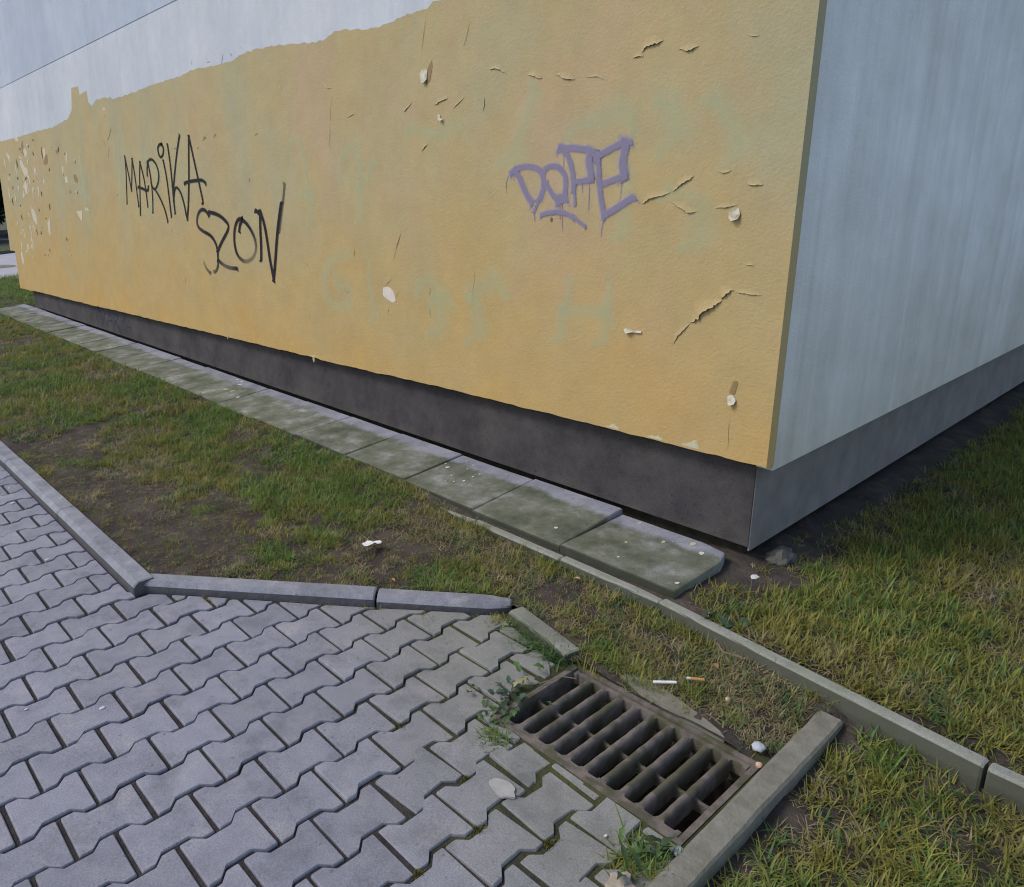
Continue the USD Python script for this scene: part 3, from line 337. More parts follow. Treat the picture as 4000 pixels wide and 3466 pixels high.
# ------------------------------------------------------------------ kerbs and edgings
def kerb(name, p0, p1, width, height, chamfer, label, mat_, group=None, depth=.12, front=None, endtaper=(0, 0), seed=0, category='kerb'):
    p0, p1 = np.array(p0, float), np.array(p1, float); d = p1 - p0; L = np.linalg.norm(d); d /= L
    n = np.array([-d[1], d[0]])
    if front is not None and np.dot(n, front) < 0: n = -n
    # (offset towards the front face, height); p0..p1 runs along the back top edge
    prof = [(0, -depth), (0, height - .006), (.006, height), (width - chamfer, height), (width - chamfer * .35, height - chamfer * .45), (width, height - chamfer * .95), (width, -depth)]
    ts = np.unique(np.r_[0, .006, np.linspace(.03, L - .03, max(3, int(L / .05))), L - .006, L]); rings = []
    for t in ts:
        e = min(t, L - t); sh = 1.0 if e > .005 else .0
        tp = 0.0
        if endtaper[0]: tp = max(tp, endtaper[0] * max(0, 1 - t / .09))
        if endtaper[1]: tp = max(tp, endtaper[1] * max(0, 1 - (L - t) / .09))
        r = []
        for k, (o, z) in enumerate(prof):
            w = .0018 * (meshkit.noise(np.array([t * 16 + seed * 7.1, k * 1.7, seed * 3.3])) - .5) * 2 * (1 if z > -.05 else 0)
            oo = o + w + (-.004 if (k >= 3 and not sh) else 0)
            if k >= 3: oo -= tp * width * .5
            zz = z + w * .7 - (.004 if (not sh and z > 0) else 0) - (tp * .012 if z > 0 else 0)
            q = p0 + d * t + n * oo
            r.append((q[0], q[1], zz))
        rings.append(r)
    pr = put(name, loft(rings), mat_, smooth=20)
    tag(pr, label, category, group)
F1 = (-1, 0)
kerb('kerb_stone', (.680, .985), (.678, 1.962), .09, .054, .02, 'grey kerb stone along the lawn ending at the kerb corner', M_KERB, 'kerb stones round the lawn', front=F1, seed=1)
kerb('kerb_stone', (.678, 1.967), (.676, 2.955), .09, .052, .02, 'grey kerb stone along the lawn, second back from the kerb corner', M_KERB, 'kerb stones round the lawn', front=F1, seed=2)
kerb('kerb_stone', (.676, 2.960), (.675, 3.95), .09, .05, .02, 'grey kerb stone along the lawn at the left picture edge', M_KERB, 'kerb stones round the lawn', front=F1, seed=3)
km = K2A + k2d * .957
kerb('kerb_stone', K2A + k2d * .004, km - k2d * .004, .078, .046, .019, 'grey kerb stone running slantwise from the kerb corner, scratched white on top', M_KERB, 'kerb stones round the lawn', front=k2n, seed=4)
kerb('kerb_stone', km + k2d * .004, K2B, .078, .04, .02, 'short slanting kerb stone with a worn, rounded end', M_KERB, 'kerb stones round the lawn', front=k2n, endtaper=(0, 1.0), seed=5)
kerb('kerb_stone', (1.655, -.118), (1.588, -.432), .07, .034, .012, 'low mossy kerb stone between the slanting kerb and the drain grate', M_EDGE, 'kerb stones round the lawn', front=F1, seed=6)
kerb('kerb_stone', (.72, -1.148), (1.885, -1.140), .07, .02, .012, 'mossy kerb stone below the drain grate in the bottom right corner', M_CONC, 'kerb stones round the lawn', front=(0, 1), seed=7)
ey = -.468; ordinal = 'first second third fourth fifth sixth seventh eighth ninth tenth eleventh twelfth thirteenth fourteenth fifteenth sixteenth seventeenth eighteenth nineteenth twentieth'.split()
edge_x = lambda y: np.interp(y, [-1.6, -.85, -.47, 0, .6, 2, 9.9], [1.91, 1.988, 2.033, 2.044, 2.05, 2.052, 2.052])
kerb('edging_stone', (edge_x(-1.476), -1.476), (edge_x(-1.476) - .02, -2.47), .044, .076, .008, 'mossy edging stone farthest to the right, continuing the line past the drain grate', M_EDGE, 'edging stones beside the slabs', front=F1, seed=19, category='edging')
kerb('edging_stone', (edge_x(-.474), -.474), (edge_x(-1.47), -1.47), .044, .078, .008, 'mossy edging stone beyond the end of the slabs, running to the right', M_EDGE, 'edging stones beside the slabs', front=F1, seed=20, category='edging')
EL = [.458] + [.5] * 19
for i, L in enumerate(EL):
    y1 = ey + L - .006
    if y1 > 9.9: break
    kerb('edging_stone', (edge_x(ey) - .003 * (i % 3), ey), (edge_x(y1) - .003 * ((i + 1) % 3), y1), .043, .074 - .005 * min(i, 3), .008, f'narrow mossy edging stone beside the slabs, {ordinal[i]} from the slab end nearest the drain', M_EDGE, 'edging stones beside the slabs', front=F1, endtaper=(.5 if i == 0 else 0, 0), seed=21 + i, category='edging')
    ey += L
pad = Polygon([(1.585, -.59), (1.615, -.605), (1.638, -.65), (1.632, -.70), (1.612, -.79), (1.592, -.87), (1.575, -.925), (1.558, -.95), (1.556, -.8), (1.558, -.68)])
tag(put('concrete_haunch', prism(pad, -.1, .016), M_CONC), 'bare strip of rough concrete beside the drain grate', 'concrete')

# ------------------------------------------------------------------ slabs along the wall
sp = thing('slab_apron', kind='structure')
sy = [-.498, .03, .545, 1.055, 1.575, 2.085, 2.605]
while sy[-1] < 9.7: sy.append(sy[-1] + .517)
rs = np.random.default_rng(3)
for i in range(len(sy) - 1):
    y0, y1 = sy[i] + .004, sy[i + 1] - .004
    xo, xi = 2.068 + rs.normal(0, .006), 2.508 + rs.normal(0, .004)
    zo, zi = .096 + rs.normal(0, .003), .128 + rs.normal(0, .002)
    if i == 0: zo, zi, xo, xi = .104, .112, 2.055, 2.498
    ya, yb = rs.normal(0, .003, 2)
    if i == 0: xi_y = 2.508
    xs = np.array([0, .008, .03, .25, .5, .75, .97, .992, 1]); yt = np.array([0, .008, .03, .25, .5, .75, .97, .992, 1])
    U, Vv = np.meshgrid(xs, yt, indexing='ij')
    X = xo + (xi - xo) * U; Y = y0 + (y1 - y0) * Vv + ya * (U - .5)
    Z = zo + (zi - zo) * U + yb * (Vv - .5) + .0022 * (meshkit.noise(np.stack([X * 9, Y * 9, X * 0], -1), 5) - .5)
    edge = np.minimum(np.minimum(U, 1 - U), np.minimum(Vv, 1 - Vv)); Z = Z - np.where(edge < .001, .006, np.where(edge < .01, .0015, 0))
    if i == 0:  # the broken inner corner of the last slab
        cut = np.clip((U + (1 - Vv)) - 1.86, 0, None); X = X - cut * .22; Y = Y + cut * .2
    n = len(xs); ids = np.arange(n * n).reshape(n, n)
    q = np.stack([ids[:-1, :-1], ids[1:, :-1], ids[1:, 1:], ids[:-1, 1:]], -1).reshape(-1, 4)
    F = np.vstack([q[:, [0, 1, 2]], q[:, [0, 2, 3]]])
    T = np.c_[X.ravel(), Y.ravel(), Z.ravel()]
    loop = np.r_[ids[:, 0], ids[-1, 1:], ids[-2::-1, -1], ids[0, -2:0:-1]]
    low = T[loop] - [0, 0, .05]; b = len(T) + np.arange(len(loop))
    S = [[loop[(j + 1) % len(loop)], loop[j], b[j]] for j in range(len(loop))] + [[loop[(j + 1) % len(loop)], b[j], b[(j + 1) % len(loop)]] for j in range(len(loop))]
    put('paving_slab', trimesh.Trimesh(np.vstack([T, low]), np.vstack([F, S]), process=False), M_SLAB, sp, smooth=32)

# ------------------------------------------------------------------ building
XW, XP = 2.49, 2.548
bld = thing('apartment_building', 'apartment building with peeling yellow paint band, white upper wall and dark plinth', 'building')
yb0, yb1, ystep = -.582, 9.868, 10.115
ysb = np.arange(yb0, yb1 + .001, .02)
bd = np.array(D['BOUND'])[::-1]
ragged = np.array([BL(y) + .010 * (meshkit.fbm(np.array([y * 13, 0, 0]), 4, 2) - .5) + .012 * (meshkit.fbm(np.array([y * 2.2, 0, 0]), 3, 7) - .5) for y in ysb])
bdy = np.unique(np.r_[np.arange(yb0, ystep, .012), bd[:, 0].clip(yb0, ystep)])
bdz = np.interp(bdy, bd[:, 0], bd[:, 1], left=2.40, right=2.326) + .02 * (np.array([meshkit.fbm(np.array([y * 26, 0, 0]), 4, 3) for y in bdy]) - .5)
low = [(y, z) for y, z in zip(ysb, ragged)]
top = [(y, z) for y, z in zip(bdy[::-1], bdz[::-1])]
ypoly = Polygon(low + [(yb1, .866), (ystep, .866)] + top)
assert ypoly.is_valid or True
ypoly = ypoly.buffer(0); ypoly = max(getattr(ypoly, 'geoms', [ypoly]), key=lambda q: q.area)
ZG = lambda y: np.interp(y, [yb0, 4.2, 10.2], [3.03, 3.0, 2.95])
wpoly = Polygon([(y, z) for y, z in zip(bdy, bdz + .0004)] + [(y, ZG(y) - .006) for y in np.linspace(ystep, yb0, 60)]).buffer(0); wpoly = max(getattr(wpoly, 'geoms', [wpoly]), key=lambda q: q.area)
upoly = Polygon([(y, ZG(y) + .006) for y in np.linspace(yb0, ystep, 60)] + [(ystep, 9.0), (yb0, 9.0)])
def yz_slab(poly, x0, x1):
    m = prism(poly, 0, x1 - x0)                       # (y, z) polygon in the xy plane, thickness along +z
    v = np.array(m.vertices); m2 = trimesh.Trimesh(np.c_[x0 + v[:, 2], v[:, 0], v[:, 1]], m.faces, process=False)
    if m2.volume < 0: m2.invert()
    return m2
put('yellow_wall', yz_slab(ypoly, XW, XP - .002), M_YEL, bld, label='peeling ochre yellow painted lower wall')
put('white_wall', yz_slab(wpoly, XW, XP - .002), M_WHITE, bld, label='white painted wall above the yellow band')
put('upper_wall', yz_slab(upoly, XW + .004, XP - .002), M_UPPER, bld, label='pale bluish wall above the joint')
put('wall_joint', yz_slab(Polygon([(yb0 + .01, 2.9), (ystep - .01, 2.9), (ystep - .01, 3.1), (yb0 + .01, 3.1)]), XW + .009, XP - .004), M_UPPER, bld)
put('plinth', bx(XP, 12.4, -.518, 9.43, .130, .56), M_PLINTH, bld, label='dark brown grey rendered plinth')
put('foundation', bx(XP + .05, 12.3, -.48, 9.38, -.14, .1302), M_PIT, bld)  # recess under the plinth, kept dark by its base colour
put('plinth_end', bx(XP + .004, 12.3, -.523, -.5182, .112, .47), M_PSIDE, bld, label='lighter grey end face of the plinth')
put('core_wall', cat_([bx(XP, 12.5, -.5, 9.86, .562, 9.0), bx(XP, 12.5, 9.862, 10.11, .868, 9.0)]), M_UPPER, bld)
put('end_wall', bx(XP, 12.5, yb0, -.502, .474, 9.0), M_END, bld, label='white painted end wall')
put('roof', bx(2.35, 12.7, -.75, 10.3, 9.001, 9.25), M_PSIDE, bld)

def wallpt(y, z, out): return np.stack([np.full(np.shape(y), XW) - out, y, z], -1)
def resample(P, step):
    P = np.asarray(P, float); s = np.r_[0, np.cumsum(np.linalg.norm(np.diff(P, axis=0), axis=1))]
    n = max(2, int(s[-1] / step) + 1); t = np.linspace(0, s[-1], n)
    return np.stack([np.interp(t, s, P[:, k]) for k in range(P.shape[1])], 1), t / max(s[-1], 1e-9)
def smooth_line(P, it=2):
    P = np.asarray(P, float)
    for _ in range(it):
        if len(P) < 3: break
        Q = [P[0]]
        for a, b in zip(P[:-1], P[1:]): Q += [.75 * a + .25 * b, .25 * a + .75 * b]
        P = np.array(Q + [P[-1]])
    return P
def ribbon(P, width, out, ink_=1.0, x=None, jitter=0.0, ends=True, seed=0):
    P, t = resample(smooth_line(P), max(.006, width * .35))
    d = np.gradient(P, axis=0); d /= np.maximum(np.linalg.norm(d, axis=1, keepdims=True), 1e-9)
    n = np.stack([-d[:, 1], d[:, 0]], 1)
    if ends:
        P = np.vstack([P[0] - d[0] * width * .45, P, P[-1] + d[-1] * width * .45]); n = np.vstack([n[0], n, n[-1]]); t = np.r_[0, t, 1]
    w = width * (1 + jitter * (meshkit.noise(np.stack([t * 9 + seed, t * 0, t * 0 + seed * 1.3], -1)) - .5) * 2)
    A, B = P - n * w[:, None] / 2, P + n * w[:, None] / 2
    inkv = np.full(len(P), ink_) if np.isscalar(ink_) else np.interp(t, np.linspace(0, 1, len(ink_)), ink_)
    k = len(P)
    V = np.vstack([A, P, B]); X = (XW if x is None else x) - out
    V3 = np.c_[np.full(len(V), X), V]
    uv = np.c_[np.r_[inkv, inkv, inkv], np.r_[np.zeros(k), np.full(k, .5), np.ones(k)]]
    if ends:
        for r in range(3): uv[r * k, 1] = uv[r * k + k - 1, 1] = 0.02
    F = []
    for r in range(2):
        for i in range(k - 1):
            a, b = r * k + i, r * k + i + 1
            F += [[a, b, b + k], [a, b + k, a + k]]
    return V3, np.array(F), uv
def strokes(name, items, mat_, label, x=None, base=.0024, step=.00012):
    Vs, Fs, Us, o = [], [], [], 0
    for i, it in enumerate(items):
        v_, f_, u_ = ribbon(it[0], it[1], base + i * step, it[2] if len(it) > 2 else 1.0, x, it[3] if len(it) > 3 else 0.0, seed=i)
        Vs.append(v_); Fs.append(f_ + o); Us.append(u_); o += len(v_)
    put(name, (np.vstack(Vs), np.vstack(Fs)), mat_, bld, uv=np.vstack(Us), label=label)
for i, (w, p) in enumerate(D['GHOST']): strokes('faded_graffiti', [(p, w * .002, .26, .35)], I_GHOST, 'faded greenish graffiti stroke showing through the yellow paint', base=.0011 + .00004 * i)
strokes('graffiti_tag', [(p, .034 if i not in (6, 18) else .04, [1, .9, .95]) for i, p in enumerate(D['MARIKA'])], I_BLACK, 'thin black graffiti reading MARIKA', base=.0024)
inkz = {0: [1, .8, .75, .95, .9, .5], 1: [.5, .25], 3: [.9, .5, .55, .9], 5: [1, .95, .9, .35, .35, .8, 1]}
strokes('graffiti_tag', [(p, .046, inkz.get(i, 1.0)) for i, p in enumerate(D['SZON'])], I_BLACK, 'black graffiti lettering SZON', base=.0024)
strokes('graffiti_tag', [(p, .045, .45) for p in D['SZGHOST']], I_BLACK, 'thin grey spray trace beside the black lettering', base=.0021)
strokes('overspray', [(p, w * .00054 * 1.75, .34, .15) for w, p in D['DOPE']], I_OVER, 'fine violet overspray round the lettering', base=.0019, step=.00001)
strokes('graffiti_tag', [(p, w * .00054, .9, .08) for w, p in D['DOPE']], I_PURPLE, 'violet spray graffiti reading DOPE', base=.0024)
strokes('paint_drip', [(p, .0062, [.95, .7, .85, .55], .5) for p in D['DRIP']], I_PURPLE, 'thin violet runs of paint under the lettering', base=.0022, step=.00001)
strokes('graffiti_tag', [(p, .035, .8, .2) for p in D['PLINTH']], I_DARK, 'smudged dark graffiti on the plinth', x=XP, base=.0015)
# pale salts along the wall's lower edge: fans with a soft noisy rim
for poly in D['EFF']:
    P = np.array(poly); c = P.mean(0); P = resample(np.vstack([P, P[:1]]), .02)[0][:-1]; k = len(P)
    V = np.vstack([P, [c]]); uv = np.c_[np.full(k + 1, .75), np.r_[np.zeros(k), .5]]
    V[:, 1] = np.maximum(V[:, 1], np.array([BL(y) for y in V[:, 0]]) + .004)
    put('salt_stain', (wallpt(V[:, 0], V[:, 1], .0009), np.array([[j, (j + 1) % k, k] for j in range(k)])), I_SALT, bld, uv=uv)

def rough_poly(P, amp, seed, step=.012):
    P = np.asarray(P, float); P = resample(np.vstack([P, P[:1]]), step)[0][:-1]
    c = P.mean(0); d = P - c; s = 1 + amp * (meshkit.noise(np.c_[P * 60, np.full(len(P), seed * 1.7)]) - .5) * 2
    return c + d * s[:, None]
def patch(P, mat_, name, out, seed, amp=.12):
    P = rough_poly(P, amp, seed); pg = Polygon(P).buffer(0); pg = max(getattr(pg, 'geoms', [pg]), key=lambda q: q.area)
    if pg.area < 1e-6: return
    m = prism(pg, 0, out); v = np.array(m.vertices); m2 = trimesh.Trimesh(np.c_[XW - v[:, 2], v[:, 0], v[:, 1]], m.faces, process=False)
    if m2.volume < 0: m2.invert()
    put(name, m2, mat_, bld)
for i, P in enumerate(D['PALE']): patch(P, M_PALE, 'bare_patch', .0006 + .00003 * i, i)
rp = np.random.default_rng(41)
for i in range(26):                                             # long pale strips where the coat has come away at the far end
    y_, z_, h_, w_ = rp.uniform(8.3, 9.75), rp.uniform(1.0, 2.15), rp.uniform(.06, .2), rp.uniform(.012, .03)
    n_ = 7; tt = np.linspace(0, 1, n_); off = np.cumsum(rp.normal(0, .008, n_)) - tt * h_ * .12; ww_ = w_ * np.sin(np.pi * (tt * .9 + .05)) * rp.uniform(.5, 1.2, n_)
    patch(np.vstack([np.c_[y_ + off + ww_, z_ - h_ * tt], np.c_[y_ + off - ww_, z_ - h_ * tt][::-1]]), M_PALE, 'bare_patch', .0017 + .00002 * i, 300 + i, .05)
for i, P in enumerate(D['BROWN']): patch(P, M_BROWN, 'bare_patch', .0015, i + 50)
for P in D['CHIP']: patch(P, M_CHIP, 'bare_patch', .0018, 77, .05)
# open cracks: a tapering dark brown strip along the gap, and beside it the paint's lifted lip
def lip(P, amp, seed, up=True, name='paint_flap', under=True):
    P, t = resample(P, .006); k = len(P)
    wob = (meshkit.noise(np.c_[t * 22 + seed, t * 0, t * 0 + seed]) - .5)
    d = np.gradient(P, axis=0); d /= np.maximum(np.linalg.norm(d, axis=1, keepdims=True), 1e-9); n = np.stack([-d[:, 1], d[:, 0]], 1)
    sgn = np.sign(n[:, 1].mean()) or 1.0
    if abs(n[:, 1].mean()) < .35: sgn = np.sign(n[:, 0].mean()) or 1.0     # near-vertical cracks: the flap hangs from the +y side
    n = n * sgn
    P = P + n * wob[:, None] * amp * .9
    prof = np.sin(np.pi * np.clip(t, .001, .999)) ** .65 * (.75 + .5 * meshkit.noise(np.c_[t * 7 + seed * 2, t * 0, t * 0]))
    rows, outs = [], []
    for s, o in ((3.4, .0), (2.1, .16), (1.0, .5), (.25, .9), (-.12, 1.0)):
        rows.append(P + n * (s * amp * prof)[:, None]); outs.append(.0006 + o * amp * prof * .85)
    rows.append(P - n * (-.02 * amp * prof)[:, None]); outs.append(.0004 + (outs[-1] - .0004) * .72)   # torn edge turned back under
    V = np.vstack([wallpt(r[:, 0], r[:, 1], o) for r, o in zip(rows, outs)]); F = []
    for r in range(len(rows) - 1):
        for i in range(k - 1):
            a, b = r * k + i, r * k + i + 1; F += [[a, b, b + k], [a, b + k, a + k]]
    F = np.array(F); q = 2 * (k - 1) * 3
    for nm, part, mt in ((name, F[:q], M_YEL), ('flap_edge', F[q:], M_TORN if under else M_YEL)):
        tm = trimesh.Trimesh(V, part, process=False); tm.remove_unreferenced_vertices(); put(nm, tm, mt, bld, smooth=True)
    if under:
        w = amp * .85 * prof
        A, B = P - n * (w * .45)[:, None], P + n * (w * 1.4)[:, None]
        VV = np.vstack([wallpt(A[:, 0], A[:, 1], .0005 * np.ones(k)), wallpt(B[:, 0], B[:, 1], .0005 * np.ones(k))])
        put('bare_strip', (VV, np.array([[i, i + 1, i + 1 + k] for i in range(k - 1)] + [[i, i + 1 + k, i + k] for i in range(k - 1)])), M_BROWN, bld)
for i, (a, P) in enumerate(D['LIP']): lip(P, a * .00078, i)
for i, P in enumerate(D['SLIT']):
    Pm = np.mean(P, axis=0); w = .0009 + .00085 * max(Pm[0], 0)
    Q, t = resample(P, .008); k = len(Q); d = np.gradient(Q, axis=0); d /= np.maximum(np.linalg.norm(d, axis=1, keepdims=True), 1e-9); n = np.stack([-d[:, 1], d[:, 0]], 1)
    ww = (w * (np.sin(np.pi * np.clip(t, .01, .99)) ** .6) * (.5 + meshkit.noise(np.c_[t * 6 + i, t * 0, t * 0 + i])))[:, None]
    A, B = Q - n * ww / 2, Q + n * ww / 2
    VV = np.vstack([wallpt(A[:, 0], A[:, 1], .0019), wallpt(B[:, 0], B[:, 1], .0019)])
    put('paint_crack', (VV, np.array([[j, j + 1, j + 1 + k] for j in range(k - 1)] + [[j, j + 1 + k, j + k] for j in range(k - 1)])), M_SLIT, bld)
    if Pm[0] > 6.5: lip(P, w * 1.1, 100 + i, under=False)
# hanging flakes with their pale backs turned out
for i, P in enumerate(D['FLAKE']):
    P = rough_poly(P, .08, i + 20, .006); pg = Polygon(P).buffer(0)
    v0, f0 = tri2(pg.segmentize(.006)); m = trimesh.Trimesh(np.c_[v0, v0[:, 0] * 0], f0, process=False).subdivide().subdivide()
    v = np.array(m.vertices)[:, :2]; ymin, zmin = v.min(0); ymax, zmax = v.max(0)
    u = (zmax - v[:, 1]) / (zmax - zmin); w = np.abs((v[:, 0] - (ymin + ymax) / 2) / (ymax - ymin)) * 2
    out = .0015 + .015 * u ** 1.6 * (1 - .5 * w ** 2) + .0045 * meshkit.noise(np.c_[v * 70, v[:, 0] * 0 + i]) * u
    front = trimesh.Trimesh(wallpt(v[:, 0], v[:, 1], out), m.faces, process=False); back = trimesh.Trimesh(wallpt(v[:, 0], v[:, 1], out - .0012), np.array(m.faces)[:, ::-1], process=False)
    put('hanging_flake', cat_([front, back]), M_FLAKE, bld, smooth=40)
# bits of paint hanging from the lower edge of the wall
for y, s in ((3.7, .02), (2.47, .035)):
    z = float(BL(y)); q = [(y - s * .4, z + .01), (y + s * .4, z + .006), (y + s * .25, z - s * .75), (y - s * .2, z - s)]
    patch(q, M_YEL, 'hanging_flake', .0042, int(y * 10))
hy, hz = D['HOLE']; patch([(hy + .008 * math.cos(a), hz + .014 * math.sin(a)) for a in np.linspace(0, 6.0, 9)], M_SLIT, 'drill_hole', .001, 5)

# ------------------------------------------------------------------ drain grate
dr = thing('drain_grate', 'rusty cast iron drain grate with nine bars, set in the pavement', 'drain grate')
x0, x1, y0, y1 = DR
outer = sbox(x0, y0, x1, y1); zf = -.001
fr = prism(outer.difference(sbox(x0 + .017, y0 + .017, x1 - .017, y1 - .017)), -.09, zf)
put('frame', fr, M_IRON, dr, smooth=20)
put('collar', prism(sbox(x0 - .012, y0 - .014, x1 + .045, y1 + .04).difference(outer), -.12, -.004), M_JOINT, dr, label='dirt packed round the frame')
gi = sbox(x0 + .0225, y0 + .0225, x1 - .0225, y1 - .0225)
gx0, gy0, gx1, gy1 = gi.bounds
NB = 10; pit = (gy1 - gy0) / NB; slotw = pit - .0225
slots = []
for i in range(NB):
    yc = gy0 + (i + .5) * pit
    slots.append(sbox(gx0 + .014 + .007, yc - slotw / 2 + .007, gx1 - .014 - .007, yc + slotw / 2 - .007).buffer(.007, quad_segs=4))
strip = sbox(gx0 + .022, gy0 - 1, gx1 - .022, gy1 + 1)
rim = gi.difference(shapely.union_all(slots)).difference(strip)
rim = MultiPolygon([q for q in getattr(rim, 'geoms', [rim]) if q.area > 1e-5])
for q in rim.geoms: put('side_rail', prism(q, -.045, -.0065), M_IRON, dr, smooth=20)
for i in range(1, NB):
    yc = gy0 + i * pit; rings = []
    for t in np.linspace(0, 1, 17):
        x = gx0 + .020 + t * (gx1 - gx0 - .040); e = min(t, 1 - t); flare = .25 * max(0, 1 - e / .03) ** 2
        w = .0108 * (1 + flare * .8) ; prof = [(-w * .95, -.062), (-w, -.03)] + [(-w * math.cos(a), -.017 + .012 * math.sin(a)) for a in np.linspace(.0, math.pi, 9)] + [(w, -.03), (w * .95, -.062)]
        rings.append([(x, yc + a + .0006 * math.sin(t * 40 + i), b + .0009 * math.sin(t * 23 + i * 2)) for a, b in prof])
    put('bar', loft(rings), M_IRON, dr, smooth=50)
for i in range(NB):
    ya, yb = gy0 + i * pit + (.0095 if i else .0), gy0 + (i + 1) * pit - (.0095 if i < NB - 1 else .0)
    xm = gx0 + (gx1 - gx0) * .47; rings = []
    for t in np.linspace(0, 1, 7):
        fl = .009 * (abs(2 * t - 1) ** 4); w = .006 + fl * .4; zt = -.031 + fl * .8
        rings.append([(xm - w, ya + (yb - ya) * t, -.06), (xm - w, ya + (yb - ya) * t, zt - .004), (xm - w * .5, ya + (yb - ya) * t, zt), (xm + w * .5, ya + (yb - ya) * t, zt), (xm + w, ya + (yb - ya) * t, zt - .004), (xm + w, ya + (yb - ya) * t, -.06)])
    put('cross_rib', loft(rings), M_IRON, dr, smooth=50)
pw = cat_([prism(sbox(x0 - .03, y0 - .03, x1 + .03, y1 + .03).difference(sbox(x0 + .02, y0 + .02, x1 - .02, y1 - .02)), -.5, -.0905), bx(x0 - .03, x1 + .03, y0 - .03, y1 + .03, -.52, -.4995)])
put('pit', pw, M_PIT, dr)

# ------------------------------------------------------------------ small things lying about
def flat_bit(poly_xy, z0, th, seed):
    P = np.asarray(poly_xy, float); return prism(Polygon(P).buffer(0), z0, z0 + th)
def slab_z(x, y): return .0965 + (x - 2.068) * .0696 if y > .03 else .1045 + (x - 2.055) * .0172
chips = [(2.464, -.082, .022, 1), (2.378, -.252, .020, 1), (2.452, -.342, .034, 1), (2.398, -.408, .032, 0), (2.266, -.149, .016, 1), (2.131, -.203, .011, 0), (2.409, -.276, .008, 0), (2.17, .139, .022, 0), (2.112, -.47, .02, 0),
         (2.326, .989, .026, 0), (2.354, 1.032, .013, 0), (2.453, .97, .013, 0), (2.435, .904, .015, 0), (2.379, .891, .012, 0), (2.373, .797, .013, 0), (2.266, .894, .012, 0), (2.326, .798, .015, 0), (2.258, .797, .022, 0), (2.216, .827, .011, 0), (2.196, .866, .01, 0), (2.43, 1.092, .018, 0),
         (2.47, 3.547, .04, 0), (2.468, 3.471, .04, 0), (2.412, 3.407, .04, 0), (2.273, 3.385, .04, 1), (2.284, 3.291, .04, 1), (2.231, 3.111, .035, 0)]
rc = np.random.default_rng(11)
order_ = {}
for c in sorted(chips, key=lambda c: -c[0]):                     # counted from the wall outwards on each slab
    k = (int(np.searchsorted(sy, c[1])), c[3]); order_[c] = order_[k] = order_.get(k, 0) + 1
for c in chips:
    x, y, s, yel = c
    a = np.linspace(0, 2 * np.pi, 9)[:-1] + rc.uniform(-.2, .2, 8); r = s * .5 * rc.uniform(.65, 1.1, 8)
    m = flat_bit(np.c_[x + r * np.cos(a) * 1.15, y + r * np.sin(a) * .8], slab_z(x, y) + .0006, .0016, 0)
    o = put('paint_chip', m, M_CHIPY if yel else M_CHIPW); n_ = int(np.searchsorted(sy, y)) - 1
    tag(o, f"{'yellowish' if yel else 'white'} paint flake on the {ordinal[n_]} slab from the drain end, {ordinal[order_[c] - 1]} from the wall", 'paint chip', 'fallen yellow paint flakes on the slabs' if yel else 'fallen white paint flakes on the slabs')
def cylinder_bit(name, p, ang, L, r, mat_, label, cat, tilt=0.0):
    m = trimesh.creation.cylinder(radius=r, height=L, sections=12); m.apply_transform(trimesh.transformations.rotation_matrix(math.pi / 2 + tilt, [0, 1, 0])); m.apply_transform(trimesh.transformations.rotation_matrix(ang, [0, 0, 1])); m.apply_translation(p)
    return m
def cig(p, ang, L, label, c0, c1, frac):
    t = thing('cigarette_end', label, 'cigarette end')
    d = np.array([math.cos(ang), math.sin(ang), 0]); P = np.array(p)
    put('paper', cylinder_bit('', P - d * L * frac / 2, ang, L * (1 - frac), .0042, 0, 0, 0), c0, t, smooth=40)
    put('filter', cylinder_bit('', P + d * L * (1 - frac) / 2, ang, L * frac, .0043, 0, 0, 0), c1, t, smooth=40)
zs = lambda x, y, d=0.0: float(hsoil(x, y)) + d
cig((1.63, -.717, zs(1.63, -.717, .032)), -.75, .07, 'white cigarette end on the grass beside the concrete strip', M_WHITEP, M_WHITEP, .35)
cig((1.716, -.771, zs(1.716, -.771, .03)), -.9, .052, 'orange cigarette filter on the grass to the right of the white one', M_PEBBLE, M_ORANGE, .8)
def pebble(p, r, mat_, label, sq=(1, .8, .6), cat='pebble', seed=0, name='pebble'):
    tag(put(name, ball(p, r, 2, sq, .22 if name != 'stone' else .55, seed), mat_, smooth=60 if name != 'stone' else 22), label, cat)
pebble((1.107, -1.072, .008), .0135, M_ICE, 'flat pale stone with a dimple beside the bottom corner of the drain grate', (1.15, .85, .5), 'stone', 3)
pebble((1.592, -1.03, .016), .017, M_ICE, 'pale bluish stone at the right picture edge beside the drain grate', (1, 1, .7), 'stone', 4)
pebble((1.53, -1.062, .01), .009, M_PINK, 'small pinkish pebble at the right corner of the drain grate', (1.1, .9, .8), 'pebble', 5)
pebble((.93, -1.035, .0), .033, M_ROCK, 'broken beige stone in the gap between pavers near the bottom edge', (1, .8, .6), 'stone', 6, 'stone')
pebble((1.716, -.877, zs(1.716, -.877, .016)), .008, M_PINK, 'tiny tan pebble in the grass right of the concrete strip', (1.1, .8, .7), 'pebble', 7)
pebble((2.68, -.6, .06), .075, M_DARKST, 'rough grey stone on the soil at the foot of the plinth corner', (1.1, .7, .6), 'stone', 8, 'stone')
pebble((2.46, -.6, .065), .02, M_CHIPW, 'pale flat shard on the soil in front of the plinth corner', (1.4, .7, .2), 'shard', 9, 'shard')
